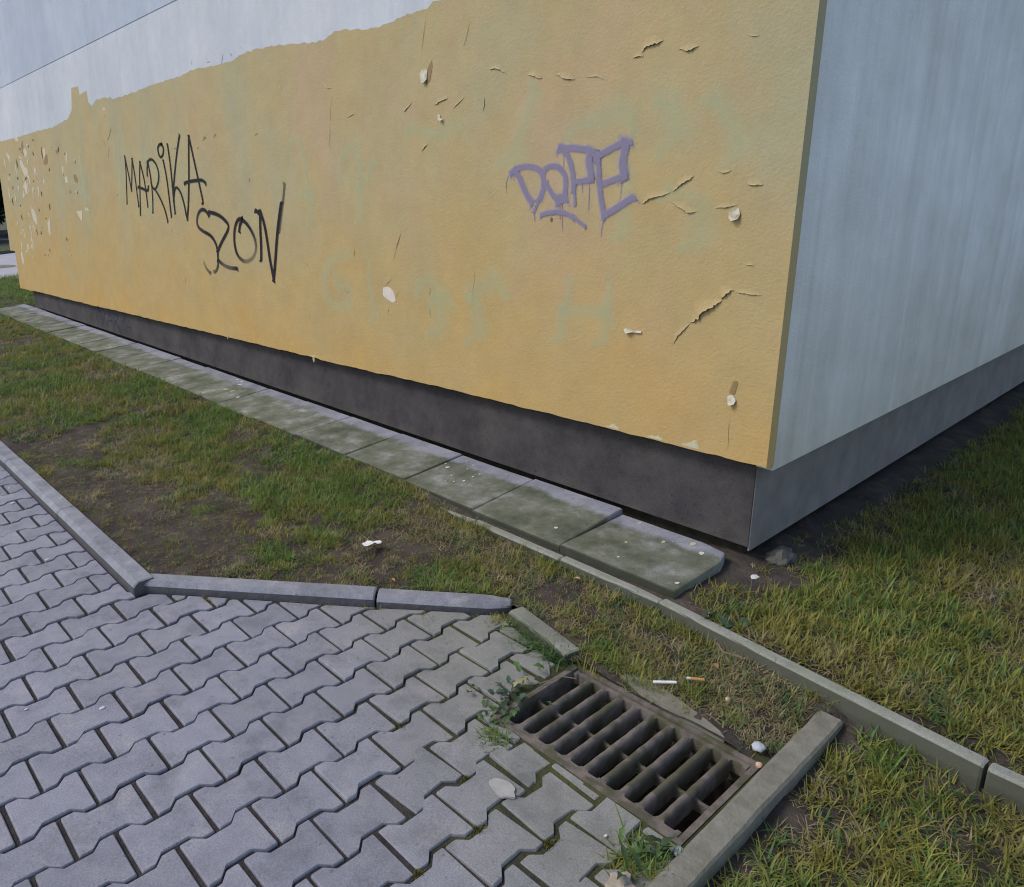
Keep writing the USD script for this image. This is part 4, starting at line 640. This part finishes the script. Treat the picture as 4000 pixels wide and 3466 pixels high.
for j, (x, y, r) in enumerate(((.245, .37, .0075), (.42, 1.55, .007), (.475, 2.35, .009), (.06, .52, .004), (1.02, -.93, .005), (.52, 2.6, .006))):
    pebble((x, y, .002), r, M_CHIPW, f'tiny white speck of grit on the grey pavers, {ordinal[sorted([.245, .42, .475, .06, 1.02, .52], key=lambda v: project([(v, dict(((.245, .37), (.42, 1.55), (.475, 2.35), (.06, .52), (1.02, -.93), (.52, 2.6)))[v], 0)])[0][0, 0]).index(x)]} from the left', (1.3, .8, .4), 'grit', 20 + j, 'grit'); 
for p in stage.GetPrimAtPath('/World').GetChildren():
    if p.GetName().startswith('grit'): p.SetCustomDataByKey('group', 'white specks on the pavers')
# crumpled paper on the lawn
P = np.array([(0, 0), (.03, .012), (.045, .03), (.07, .022), (.082, .04), (.06, .055), (.038, .052), (.02, .06), (.008, .04), (-.012, .022)]) - [.035, .03]
v0, f0 = tri2(Polygon(P).segmentize(.012)); m = trimesh.Trimesh(np.c_[v0, v0[:, 0] * 0], f0, process=False).subdivide().subdivide(); v = np.array(m.vertices)
v[:, 2] = .02 * meshkit.fbm(np.c_[v[:, :2] * 45, v[:, 0] * 0], 3, 5)
a = -.5; R2 = np.array([[math.cos(a), -math.sin(a)], [math.sin(a), math.cos(a)]]); v[:, :2] = v[:, :2] @ R2.T
top_ = v + [1.525, .63, zs(1.525, .63, .028)]
tag(put('crumpled_paper', cat_([trimesh.Trimesh(top_, m.faces, process=False), trimesh.Trimesh(top_ - [0, 0, .0012], np.array(m.faces)[:, ::-1], process=False)]), M_WHITEP, smooth=30), 'crumpled scrap of white paper on the bare lawn', 'paper')
def leaf_mesh(L, W, curl, lobes=0, seed=0):
    t = np.linspace(0, 1, 11); w = W * np.sin(np.pi * t ** .8) ** .8 * (1 + (.32 * np.sin(t * np.pi * lobes * 2) if lobes else 0)) + .0006
    V = []; 
    for k, (a, b) in enumerate(zip(t, w)):
        z = curl * (a - a * a * 1.4) * L; V += [(a * L, -b / 2, z + .18 * b), (a * L, 0, z), (a * L, b / 2, z + .18 * b)]
    F = []
    for i in range(len(t) - 1):
        for j in range(2):
            p, q = i * 3 + j, i * 3 + j + 1; F += [[p, p + 3, q + 3], [p, q + 3, q]]
    return trimesh.Trimesh(np.array(V), np.array(F), process=False)
def placed(m, p, az, el=0.0, roll=0.0):
    m = m.copy(); T = trimesh.transformations
    m.apply_transform(T.rotation_matrix(roll, [1, 0, 0])); m.apply_transform(T.rotation_matrix(-el, [0, 1, 0])); m.apply_transform(T.rotation_matrix(az, [0, 0, 1])); m.apply_translation(p); return m
# leafy weeds at the gully's left corner and by its bottom corner
def weed(p, n, L, W, lobes, mats, label, seed, el=(.15, .8), spread=.03):
    r = np.random.default_rng(seed); t = thing('weed_plant', label, 'weed')
    for i in range(n):
        a = i * 2.4 + r.uniform(-.3, .3); q = np.array(p) + [r.normal(0, spread), r.normal(0, spread), .004]
        put('leaf', placed(leaf_mesh(L * r.uniform(.6, 1.15), W * r.uniform(.8, 1.2), r.uniform(.2, .7), lobes), q, a, r.uniform(*el), r.normal(0, .3)), mats[i % len(mats)], t, smooth=True)
weed((1.225, -.425, .0), 26, .034, .018, 3, [M_LEAF[1], M_LEAF[3], M_LEAF[1]], 'low weed with dark bluish lobed leaves at the left corner of the drain grate', 1, spread=.055)
weed((1.125, -.46, .0), 14, .03, .017, 3, [M_LEAF[0]], 'low weed with bright green lobed leaves beside the left edge of the drain grate', 2, spread=.028)
weed((1.34, -.415, .01), 4, .05, .022, 2, [M_LEAF[2], M_LEAF[0]], 'small weed with yellowed leaves above the drain grate', 3, spread=.025)
weed((1.04, -1.02, .0), 18, .055, .013, 2, [M_LEAF[0], M_LEAF[3]], 'green weed with narrow leaves beside the bottom corner of the drain grate', 4, el=(.2, 1.0), spread=.035)
weed((2.02, -.66, .06), 6, .05, .03, 0, [M_LEAF[1]], 'broad leaved weed in the grass beyond the edging stone', 6, spread=.03)
weed((1.93, 1.99, .045), 10, .06, .03, 2, [M_LEAF[1], M_LEAF[0]], 'weed with broad leaves on the lawn edge beside the slabs', 7, spread=.05)
weed((2.10, .0, .06), 6, .05, .02, 0, [M_LEAF[1]], 'small weed growing from the slab joint nearest the paper', 8, spread=.02)
for i, (x, y, L, W, az, mt, lb) in enumerate(((1.30, -.425, .06, .012, .55, M_LEAF[2], 'pale dry leaf blade lying on the top corner of the drain grate'), (1.82, -.79, .03, .016, 1.2, M_DRY, 'reddish brown dry leaf in the grass right of the drain grate'), (1.945, -.16, .026, .012, 2.0, M_PINK, 'pinkish dry leaf in the grass before the edging stones'), (1.405, .33, .03, .009, 1.5, M_ORANGE, 'tiny orange leaf behind the slanting kerb joint'))):
    tag(put('fallen_leaf', placed(leaf_mesh(L, W, .5), (x, y, zs(x, y, .02) if y != -.425 else .02), az, .1), mt, smooth=True), lb, 'leaf')
def twig(pts, r, label):
    ms = []
    for a, b in zip(pts[:-1], pts[1:]): ms.append(trimesh.creation.cylinder(radius=r, segment=[a, b], sections=6))
    tag(put('twig', cat_(ms), M_TWIG, smooth=40), label, 'twig')
tz = lambda x, y: (x, y, zs(x, y, .025))
twig([tz(1.94, -.72), tz(1.90, -.765), tz(1.915, -.82)], .0024, 'forked dry twig in the grass near the right edging stone')
twig([(1.36, -.44, .008), (1.44, -.47, .014), (1.47, -.5, .008)], .0018, 'dry stalk lying across the top edge of the drain grate')

# ------------------------------------------------------------------ grass
def blade(r, base, L, w, az, lean, curl):
    n = 4; P = []; a = lean
    p = np.array(base, float); step = L / n; side = np.array([-math.sin(az), math.cos(az), 0])
    for i in range(n + 1):
        ww = w * (1 - (i / n) ** 1.6) * .5 + .0002
        P.append((p - side * ww, p + side * ww))
        p = p + step * np.array([math.cos(az) * math.sin(a), math.sin(az) * math.sin(a), math.cos(a)]); a += curl / n
    V = [q for pr_ in P for q in pr_]; F = []
    for i in range(n): F += [[2 * i, 2 * i + 1, 2 * i + 3], [2 * i, 2 * i + 3, 2 * i + 2]]
    return np.array(V), F
def clump(seed, n, L, spread, w, lean=(.1, 1.25)):
    r = np.random.default_rng(seed); Vs, Fs, o = [], [], 0
    for _ in range(n):
        v_, f_ = blade(r, (r.normal(0, spread), r.normal(0, spread), -.004), L * r.uniform(.45, 1.2), w * r.uniform(.7, 1.3), r.uniform(0, 6.283), r.uniform(*lean), r.uniform(.2, 1.9))
        Vs.append(v_); Fs.append(np.array(f_) + o); o += len(v_)
    return trimesh.Trimesh(np.vstack(Vs), np.vstack(Fs), process=False)
pi = UsdGeom.PointInstancer.Define(stage, '/World/grass'); tag(pi, 'short patchy grass, green and straw coloured, growing on the bare soil', 'grass', None, 'stuff')
protos, kinds = [], []
for k, mt in enumerate(M_GRASS):
    for j in range(6):
        pth = f'/World/grass/clump_{k * 6 + j + 1:03d}'
        n, L = ((13, .05), (13, .048), (11, .042), (12, .05))[k]
        usdkit.mesh(stage, pth, clump(100 + k * 10 + j, n, L, .013, .0034) if j < 4 else clump(100 + k * 10 + j, 4, L, .03, .0026, (1.35, 1.6)), mt); protos.append(pth); kinds.append(k)
rg = np.random.default_rng(5)
BARE = [(.832, 1.215, .22, 1.5), (.8, 1.85, .2, 1.2), (.833, 2.29, .22, 1.0), (1.66, .62, .2, 1.4), (1.5, .56, .12, .9), (1.0, 1.2, .22, 1.1), (.75, 2.9, .22, .8), (1.03, 3.2, .25, .6), (1.55, 1.12, .12, 1.0), (1.62, 1.75, .14, .7), (1.16, .62, .1, 1.0), (1.4, 3.3, .25, .5), (1.78, -.32, .1, .9), (2.42, -.6, .09, 1.2), (2.6, -.6, .2, 1.6), (1.3, 1.55, .13, .7), (1.2, .45, .06, .7), (1.62, -.98, .05, .4), (1.35, .95, .12, .5)]
LUSH = [(1.95, 2.9, .3, .9), (1.8, 4.1, .5, .6), (1.443, 2.24, .25, .7), (1.95, 1.6, .25, .7), (1.95, .4, .2, .9), (1.62, .08, .14, .8), (1.83, 1.2, .2, .7), (1.18, 2.2, .2, .8), (1.2, 4.0, .4, .4), (1.12, .84, .09, .9), (1.62, 1.4, .16, .5), (1.3, .35, .06, .6), (1.85, -.45, .12, .8), (1.8, -.85, .16, .8), (.73, 1.3, .06, .9), (.72, 3.1, .08, .6), (1.45, .85, .12, .6), (1.9, 5.5, .6, .5), (1.75, .3, .14, .6)]
def dens(x, y):
    p = np.stack([x, y, 0 * x], -1)
    d = .70 + 1.3 * (meshkit.fbm(p * 2.4, 3, 21) - .5) + 2.5 * (meshkit.fbm(p * 8.5, 2, 31) - .5)
    for a, b, s, k in BARE: d = d - .62 * k * np.exp(-((x - a) ** 2 + (y - b) ** 2) / (2 * s * s))
    for a, b, s, k in LUSH: d = d + k * np.exp(-((x - a) ** 2 + (y - b) ** 2) / (2 * s * s))
    d = d + .45 * sstep(1.75, 2.0, x) * sstep(-.6, 0, y) + .5 * sstep(-.15, -.5, y) - .25 * sstep(1.3, .9, x) * sstep(3, 2, y)
    return np.clip(d, .07, 1.15)
lawn = Polygon([(.69, 1.06), tuple(K2A + .012), tuple(K2B + [.01, .02]), (1.67, -.1), (1.60, -.45), (1.575, -.6), (1.6, -1.07), (1.93, -1.07), (1.985, -.5), (1.995, 0), (2.0, .62), (2.05, .9), (2.055, 12), (.69, 12)])
right = Polygon([(2.06, -.52), (2.55, -.54), (3.6, -.64), (12, -.64), (12, -1.165), (1.98, -1.165)])
front = Polygon([(.9, -1.16), (12, -1.165), (12, -3.5), (.9, -3.5)])
far = Polygon([(.69, 9.9), (9, 9.9), (9, 10.6), (3.9, 15.2), (-.5, 11.5)])
Pos, Kind, Sc, Flat = [], [], [], []
def scatter(poly, per, s_, f_=None, zfun=hsoil, zoff=0.0, tall=1.0, mix=None, flat=0):
    bx0, by0, bx1, by1 = poly.bounds; n = int((bx1 - bx0) * (by1 - by0) * per)
    x, y = rg.uniform(bx0, bx1, n), rg.uniform(by0, by1, n)
    ok = shapely.contains_xy(poly, x, y); x, y = x[ok], y[ok]
    d = dens(x, y) if f_ is None else f_(x, y)
    ok = rg.uniform(0, 1.0, len(x)) < d; x, y, d = x[ok], y[ok], d[ok]
    p = np.stack([x, y, 0 * x], -1); tone = meshkit.fbm(p * 3.3, 2, 55) + .25 * (rg.uniform(0, 1, len(x)) - .5) + .12 * (d - .6)
    q = rg.uniform(0, 1, len(x))
    k = np.where(tone > .58, 0, np.where(tone > .42, 1, 2)); k = np.where(q < .14, 2, k); k = np.where((q > .86), 3, k); k = np.where((d < .35) & (q < .55), 2, k)
    if mix is not None: k = np.where(rg.uniform(0, 1, len(x)) < mix[1], mix[0], k)
    Pos.append(np.c_[x, y, (zfun(x, y) if zfun else 0 * x) + zoff]); Kind.append(k); Sc.append(s_ * (.55 + .5 * np.clip(d, 0, 1)) * rg.uniform(.7, 1.25, len(x)))
    Flat.append(np.full(len(x), flat))
near = lawn.intersection(sbox(0, -2, 4, 3.2)); mid = lawn.intersection(sbox(0, 3.2, 4, 12))
scatter(near, 2300, .95); scatter(mid, 900, 1.35)
scatter(near, 800, .8, lambda x, y: 0 * x + .8, mix=(2, .45), flat=1); scatter(near, 1500, .62, lambda x, y: np.clip(.95 - dens(x, y), 0, 1), mix=(2, .4), flat=1); scatter(near, 900, .5, lambda x, y: np.clip(.8 - dens(x, y), 0, 1), mix=(1, .5)); scatter(mid, 200, 1.2, lambda x, y: 0 * x + .8, mix=(2, .5), flat=1)
scatter(right, 1500, 1.25, lambda x, y: np.clip(.5 + 3.5 * (-.56 - .12 * sstep(2.25, 2.5, x) - y), 0, 1) * np.clip(dens(x, y) + .4, 0, 1), mix=(1, .45))
scatter(front.intersection(sbox(.9, -2.2, 4.2, -1.1)), 1500, 1.15, lambda x, y: np.clip(.75 + 7 * (-1.165 - y), 0, 1) * np.clip(.45 + dens(x, y), 0, 1), mix=(1, .4))
scatter(front.difference(sbox(.9, -2.2, 4.2, -1.1)).intersection(sbox(.9, -2.6, 12, -1.1)), 500, 1.5, lambda x, y: np.clip(.4 + dens(x, y), 0, 1), mix=(1, .4))
scatter(far, 160, 2.0, lambda x, y: 0 * x + .95, mix=(0, .6))
# tufts on purpose: by the kerbs, the gully and in paver joints
def tuft(cx, cy, s, n, k, sc, z=None):
    x, y = rg.normal(cx, s, n), rg.normal(cy, s, n)
    Pos.append(np.c_[x, y, hsoil(x, y) if z is None else np.full(n, z)]); Kind.append(np.full(n, k)); Sc.append(sc * rg.uniform(.7, 1.2, n)); Flat.append(np.zeros(n, int))
for c in ((1.54, -.30, .025, 16, 3, 1.25, -.005), (1.52, -.38, .02, 14, 3, 1.4, -.005), (1.57, -.18, .02, 8, 0, .8, -.005), (1.50, -.24, .03, 8, 3, .7, -.005), (1.07, -.50, .015, 12, 0, .9, -.005), (1.02, -1.03, .03, 12, 0, 1.2, -.005), (.98, -1.05, .03, 8, 1, 1.1, -.005), (1.36, .10, .015, 5, 1, .6, -.005), (1.06, -1.06, .02, 8, 3, 1.0, -.005), (1.55, -.1, .02, 8, 1, .8, -.005), (.8, .9, .008, 4, 1, .5, -.005), (2.03, -.33, .012, 8, 3, 1.6, .02), (2.2, -.55, .06, 16, 2, 1.3, .03), (1.62, -.455, .03, 10, 1, 1.2, .0)): tuft(*c)
for (a, b) in ((.707, .84), (.80, .72), (.95, -.2), (1.05, -.28), (1.15, -.19), (1.23, -.09), (1.27, -.17)): tuft(a, b, .01, 3, 1, .38, -.008)
for t in np.linspace(.12, .98, 26):
    if rg.uniform() < .75:
        q = K2FA + (K2FB - K2FA) * t + k2n * rg.uniform(.004, .02); tuft(q[0], q[1], .012, int(rg.integers(2, 5)), int(rg.choice([1, 1, 2, 0])), rg.uniform(.3, .62), -.008)
for y in np.linspace(1.1, 3.4, 14):
    if rg.uniform() < .4: tuft(.582, y, .01, 2, 1, .3, -.009)
Pos, Kind, Sc, Flat = np.vstack(Pos), np.concatenate(Kind), np.concatenate(Sc), np.concatenate(Flat)
pi.CreatePrototypesRel().SetTargets([Sdf.Path(p) for p in protos])
pi.CreatePositionsAttr(Vt.Vec3fArray.FromNumpy(Pos.astype(np.float32)))
pi.CreateProtoIndicesAttr(Vt.IntArray.FromNumpy((Kind * 6 + np.where(Flat == 1, 4 + rg.integers(0, 2, len(Kind)), rg.integers(0, 4, len(Kind)))).astype(np.int32)))
pi.CreateScalesAttr(Vt.Vec3fArray.FromNumpy(np.repeat(Sc[:, None], 3, 1).astype(np.float32)))
ang = rg.uniform(0, 2 * np.pi, len(Pos))
pi.CreateOrientationsAttr(Vt.QuathArray([Gf.Quath(float(math.cos(a / 2)), 0.0, 0.0, float(math.sin(a / 2))) for a in ang]))
cr = UsdGeom.PointInstancer.Define(stage, '/World/soil_crumbs'); tag(cr, 'crumbs of dark soil scattered over the bare lawn', 'soil', None, 'stuff')
M_CRUMB = mat('soil_crumb', [(.3, (.06, .048, .04)), (.7, (.15, .12, .095))], scale=25, bump=((150, .002),), rand=.3)
cp = []
for j in range(4):
    cp.append(f'/World/soil_crumbs/crumb_{j + 1:03d}'); usdkit.mesh(stage, cp[-1], ball((0, 0, 0), .005, 1, (1, .85, .65), .6, 200 + j), M_CRUMB)
reg = lawn.union(right).intersection(sbox(0, -2, 4, 4)); bx0, by0, bx1, by1 = reg.bounds
x, y = rg.uniform(bx0, bx1, 7000), rg.uniform(by0, by1, 7000); ok = shapely.contains_xy(reg, x, y); x, y = x[ok], y[ok]; n = len(x)
cr.CreatePrototypesRel().SetTargets([Sdf.Path(p) for p in cp]); cr.CreatePositionsAttr(Vt.Vec3fArray.FromNumpy(np.c_[x, y, hsoil(x, y) + .001].astype(np.float32)))
cr.CreateProtoIndicesAttr(Vt.IntArray.FromNumpy(rg.integers(0, 4, n).astype(np.int32))); sc = (rg.uniform(.25, 1, n) ** 2 * 1.0 + .15)
cr.CreateScalesAttr(Vt.Vec3fArray.FromNumpy(np.repeat(sc[:, None], 3, 1).astype(np.float32)))
ca = rg.uniform(0, 6.28, n); cr.CreateOrientationsAttr(Vt.QuathArray([Gf.Quath(float(math.cos(a / 2)), 0.0, 0.0, float(math.sin(a / 2))) for a in ca]))
r = np.random.default_rng(77); Vs, Fs, o_ = [], [], 0
for i in range(46):
    t = r.uniform(0, 1); b = (1.575 - .05 * t + r.normal(0, .012), -.22 - .2 * t + r.normal(0, .01), -.006)
    v_, f_ = blade(r, b, r.uniform(.07, .15), r.uniform(.0035, .006), r.uniform(1.9, 3.3), r.uniform(.45, 1.1), r.uniform(.5, 1.3)); Vs.append(v_); Fs.append(np.array(f_) + o_); o_ += len(v_)
tag(put('grass_tuft', (np.vstack(Vs), np.vstack(Fs)), M_GRASS[3]), 'long dark grass blades leaning over the pavers from the low kerb above the drain grate', 'grass tuft')
a = np.linspace(0, 2 * np.pi, 25)[:-1]; rr = .030 * (1 + .22 * (meshkit.noise(np.c_[np.cos(a) * 2, np.sin(a) * 2, a * 0 + 3]) - .5) * 2)
tag(put('mortar_blotch', prism(Polygon(np.c_[0.945 + rr * np.cos(a) * .85, -.662 + rr * np.sin(a) * 1.25]), -.002, .0042), plain('pale_mortar', (.36, .345, .33), .9, scale=30, bump=((120, .002),)), smooth=40), 'round pale mortar blotch on a paver left of the drain grate', 'mortar blotch')
# moss cushions in the joints near the gully
mossy = [(.742, -.655, .03), (.765, -.69, .025), (.885, -.775, .022), (.80, -.80, .016), (.865, -.865, .02), (.70, -.64, .02), (1.0, -.22, .022), (.93, -.27, .018), (.86, -.31, .016), (.72, .775, .012), (1.0, -.63, .013)]
def snap(x, y):                                                  # to the nearest place where a short joint meets a long one
    r = round(-y / .14); sh = .1 if (r - 1) % 2 else 0.0
    return round((x - sh) / .2) * .2 + sh, -.14 * r - .0125
mossy = list(dict.fromkeys((*snap(x, y), s) for x, y, s in mossy)); seen_ = set(); mossy = [m for m in mossy if not (m[:2] in seen_ or seen_.add(m[:2]))]
mossy.sort(key=lambda m: math.hypot(m[0] - 1.34, m[1] + .75))
for i, (x, y, s) in enumerate(mossy):
    r = np.random.default_rng(60 + i); Vs, Fs, o_ = [], [], 0
    for _ in range(150):
        a, q = r.uniform(0, 6.283), abs(r.normal(0, .5)); b = (x + s * q * 1.1 * math.cos(a), y + s * q * .7 * math.sin(a), -.012)
        v_, f_ = blade(r, b, .017 * r.uniform(.5, 1.2), .0024, r.uniform(0, 6.283), r.uniform(0, .9), r.uniform(0, 1.2)); Vs.append(v_); Fs.append(np.array(f_) + o_); o_ += len(v_)
    tag(put('moss', (np.vstack(Vs), np.vstack(Fs)), M_MOSS), f'cushion of olive moss in a joint between pavers, {ordinal[i]} nearest to the drain grate', 'moss', 'moss cushions in the paver joints')

# ------------------------------------------------------------------ beyond the far corner: lawn, path, verge, road, car, trees
def sheet(name, pts, z, mt, kind='structure'):
    v, f = tri2(Polygon(pts)); put(name, trimesh.Trimesh(np.c_[v, np.full(len(v), z)], f, process=False), mt, kind=kind)
M_FARGRASS = mat('distant_turf', [(.3, (.075, .11, .022)), (.55, (.115, .15, .032)), (.8, (.15, .165, .05))], scale=6, detail=8, bump=((25, .05), (110, .03)))
sheet('far_lawn', [(-.6, 12.0), (12.6, 12.0), (12.6, 10.2), (30, 10.2), (30, 34), (3.8, 15.3), (-.6, 11.6 + .5)], .008, M_FARGRASS)
sheet('footpath', [(-30, 4.0), (-1.5, 10.6), (3.8, 15.1), (30, 37.0), (30, 47), (5.1, 23.4), (-30, 8)], -.004, M_PATH)
sheet('verge', [(-30, 8.1), (5.1, 23.5), (30, 47.2), (30, 52), (6.0, 27.2), (-30, 11.5)], .012, M_FARGRASS)
sheet('road', [(-40, 7), (6.0, 27.0), (60, 80), (60, 110), (6.5, 41), (-40, 24)], -.02, M_ROAD)
tag(put('distant_kerb', loft([[(x, y, -.1), (x, y, .09), (x + .1, y + .1, .09), (x + .1, y + .1, -.1)] for x, y in ((-12, 16.1), (5.05, 23.4), (16, 33.85))]), M_KERB), 'long grey kerb between the pale path and the far verge', 'kerb')
tag(put('manhole_patch', prism(Point(4.1, 18.9).buffer(.55, 6), -.1, .004), M_CONC), 'brownish patch in the pale path beyond the building corner', 'patch')
# a parked car, rear quarter towards us
car = thing('parked_car', 'dark parked car with red tail lights beyond the building corner', 'car', loc=(6.05, 32.4, -.02), rz=62)
M_BODY = plain('dark_blue_car_paint', (.02, .024, .035), .25, bump=None, spec=.6); M_GLASS = plain('car_glass', (.03, .035, .04), .08, bump=None, spec=.8); M_RED = plain('tail_lamp', (.35, .01, .012), .2, bump=None); M_TYRE = plain('tyre_rubber', (.02, .02, .02), .8); M_RIM = plain('wheel_rim', (.35, .35, .36), .4, metallic=.6); M_CHROME = plain('bumper_trim', (.3, .32, .36), .3)
def side(z_pts, w0, w1):
    pass
def car_loft(sections):
    rings = []
    for x, hw, zb, zt, hw2 in sections:
        rings.append([(x, -hw, zb), (x, -hw * 1.02, (zb + zt) * .55), (x, -hw2, zt - .03), (x, -hw2 * .9, zt), (x, hw2 * .9, zt), (x, hw2, zt - .03), (x, hw * 1.02, (zb + zt) * .55), (x, hw, zb)])
    return loft(rings)
put('body', car_loft([(-2.1, .70, .35, .75, .66), (-2.02, .84, .25, .95, .80), (-1.2, .87, .22, .98, .82), (1.0, .87, .22, .95, .82), (1.85, .84, .24, .78, .76), (2.08, .68, .35, .62, .6)]), M_BODY, car, smooth=35)
put('cabin', car_loft([(-1.9, .74, .93, .97, .72), (-1.55, .76, .9, 1.34, .62), (-1.1, .77, .9, 1.46, .6), (.1, .77, .9, 1.45, .6), (.55, .76, .9, 1.3, .6), (1.05, .74, .88, .94, .7)]), M_BODY, car, smooth=35)
put('rear_window', loft([[(-1.885, -.62, 1.02), (-1.60, -.54, 1.30), (-1.60, .54, 1.30), (-1.885, .62, 1.02)], [(-1.845, -.62, 1.0), (-1.56, -.54, 1.28), (-1.56, .54, 1.28), (-1.845, .62, 1.0)]]), M_GLASS, car)
for s in (-1, 1):
    put('side_window', loft([[(-1.4, s * .735, 1.0), (-1.25, s * .655, 1.34), (.2, s * .655, 1.34), (.75, s * .735, 1.0)], [(-1.4, s * .75, 1.0), (-1.25, s * .67, 1.34), (.2, s * .67, 1.34), (.75, s * .75, 1.0)]]), M_GLASS, car)
    put('tail_light', ball((-2.06, s * .66, .84), .13, 2, (.5, .9, 1.1)), M_RED, car, smooth=True)
    for xx in (-1.3, 1.3):
        w = trimesh.creation.cylinder(radius=.31, height=.2, sections=28); w.apply_transform(trimesh.transformations.rotation_matrix(math.pi / 2, [1, 0, 0])); w.apply_translation([xx, s * .79, .31])
        o = put('wheel', w, M_TYRE, car, smooth=40)
        h = trimesh.creation.cylinder(radius=.2, height=.215, sections=20); h.apply_transform(trimesh.transformations.rotation_matrix(math.pi / 2, [1, 0, 0])); h.apply_translation([xx, s * .79, .31])
        put('rim', h, M_RIM, car, smooth=40)
put('bumper', bx(-2.16, -2.0, -.8, .8, .38, .55), M_CHROME, car)
M_FOL = mat('shade_dark_foliage', [(.3, (.012, .02, .012)), (.55, (.022, .034, .018)), (.8, (.04, .055, .025))], scale=2.5, rough=.7, bump=None, island=.35, translucent=.15); M_BARK = plain('bark', (.05, .04, .03), .9, scale=8, bump=((20, .02),))  # deep shade among the trees is put into the foliage colour
def tree(x, y, H, R, label, seed):
    r = np.random.default_rng(seed); t = thing('tree', label, 'tree', 'dark trees beyond the road', loc=(x, y, 0))
    put('trunk', loft([[(R * .07 * (1 - .7 * k) * math.cos(a) + .1 * math.sin(3 * k), R * .07 * (1 - .7 * k) * math.sin(a), H * .85 * k - .1) for a in np.linspace(0, 6.283, 9)[:-1]] for k in np.linspace(0, 1, 8)]), M_BARK, t, smooth=40)
    n = 5200; u = r.normal(0, 1, (n, 3)); u /= np.linalg.norm(u, axis=1, keepdims=True); rad = r.uniform(.35, 1, n) ** .5
    lob = .7 + .6 * meshkit.fbm(u * 2.2 + seed, 3, seed)
    c = u * (rad * lob)[:, None] * [R, R, H * .5] + [0, 0, H * .53]; c[:, 2] = np.maximum(c[:, 2], .15)
    d1 = r.normal(0, 1, (n, 3)); d2 = r.normal(0, 1, (n, 3)); s = .22
    V = np.stack([c - d1 * s * .5, c + d2 * s * .4, c + d1 * s * .5, c - d2 * s * .4], 1).reshape(-1, 3); i = np.arange(n) * 4
    put('crown', trimesh.Trimesh(V, np.vstack([np.c_[i, i + 1, i + 2], np.c_[i, i + 2, i + 3]]), process=False), M_FOL, t)
for i, (x, y, H, R) in enumerate(((8.3, 39.5, 7.5, 3.2), (11.6, 43.5, 8.5, 3.4), (5.2, 40.5, 7.0, 3.0), (14.8, 46.5, 9.0, 3.6), (9.6, 46, 10, 4))):
    tree(x, y, H, R, ['dense dark tree standing behind the parked car', 'tall dark tree half hidden by the building corner', 'dark tree to the left behind the parked car', 'dark tree farthest right behind the building corner', 'tallest dark tree behind the others beyond the road'][i], 80 + i)
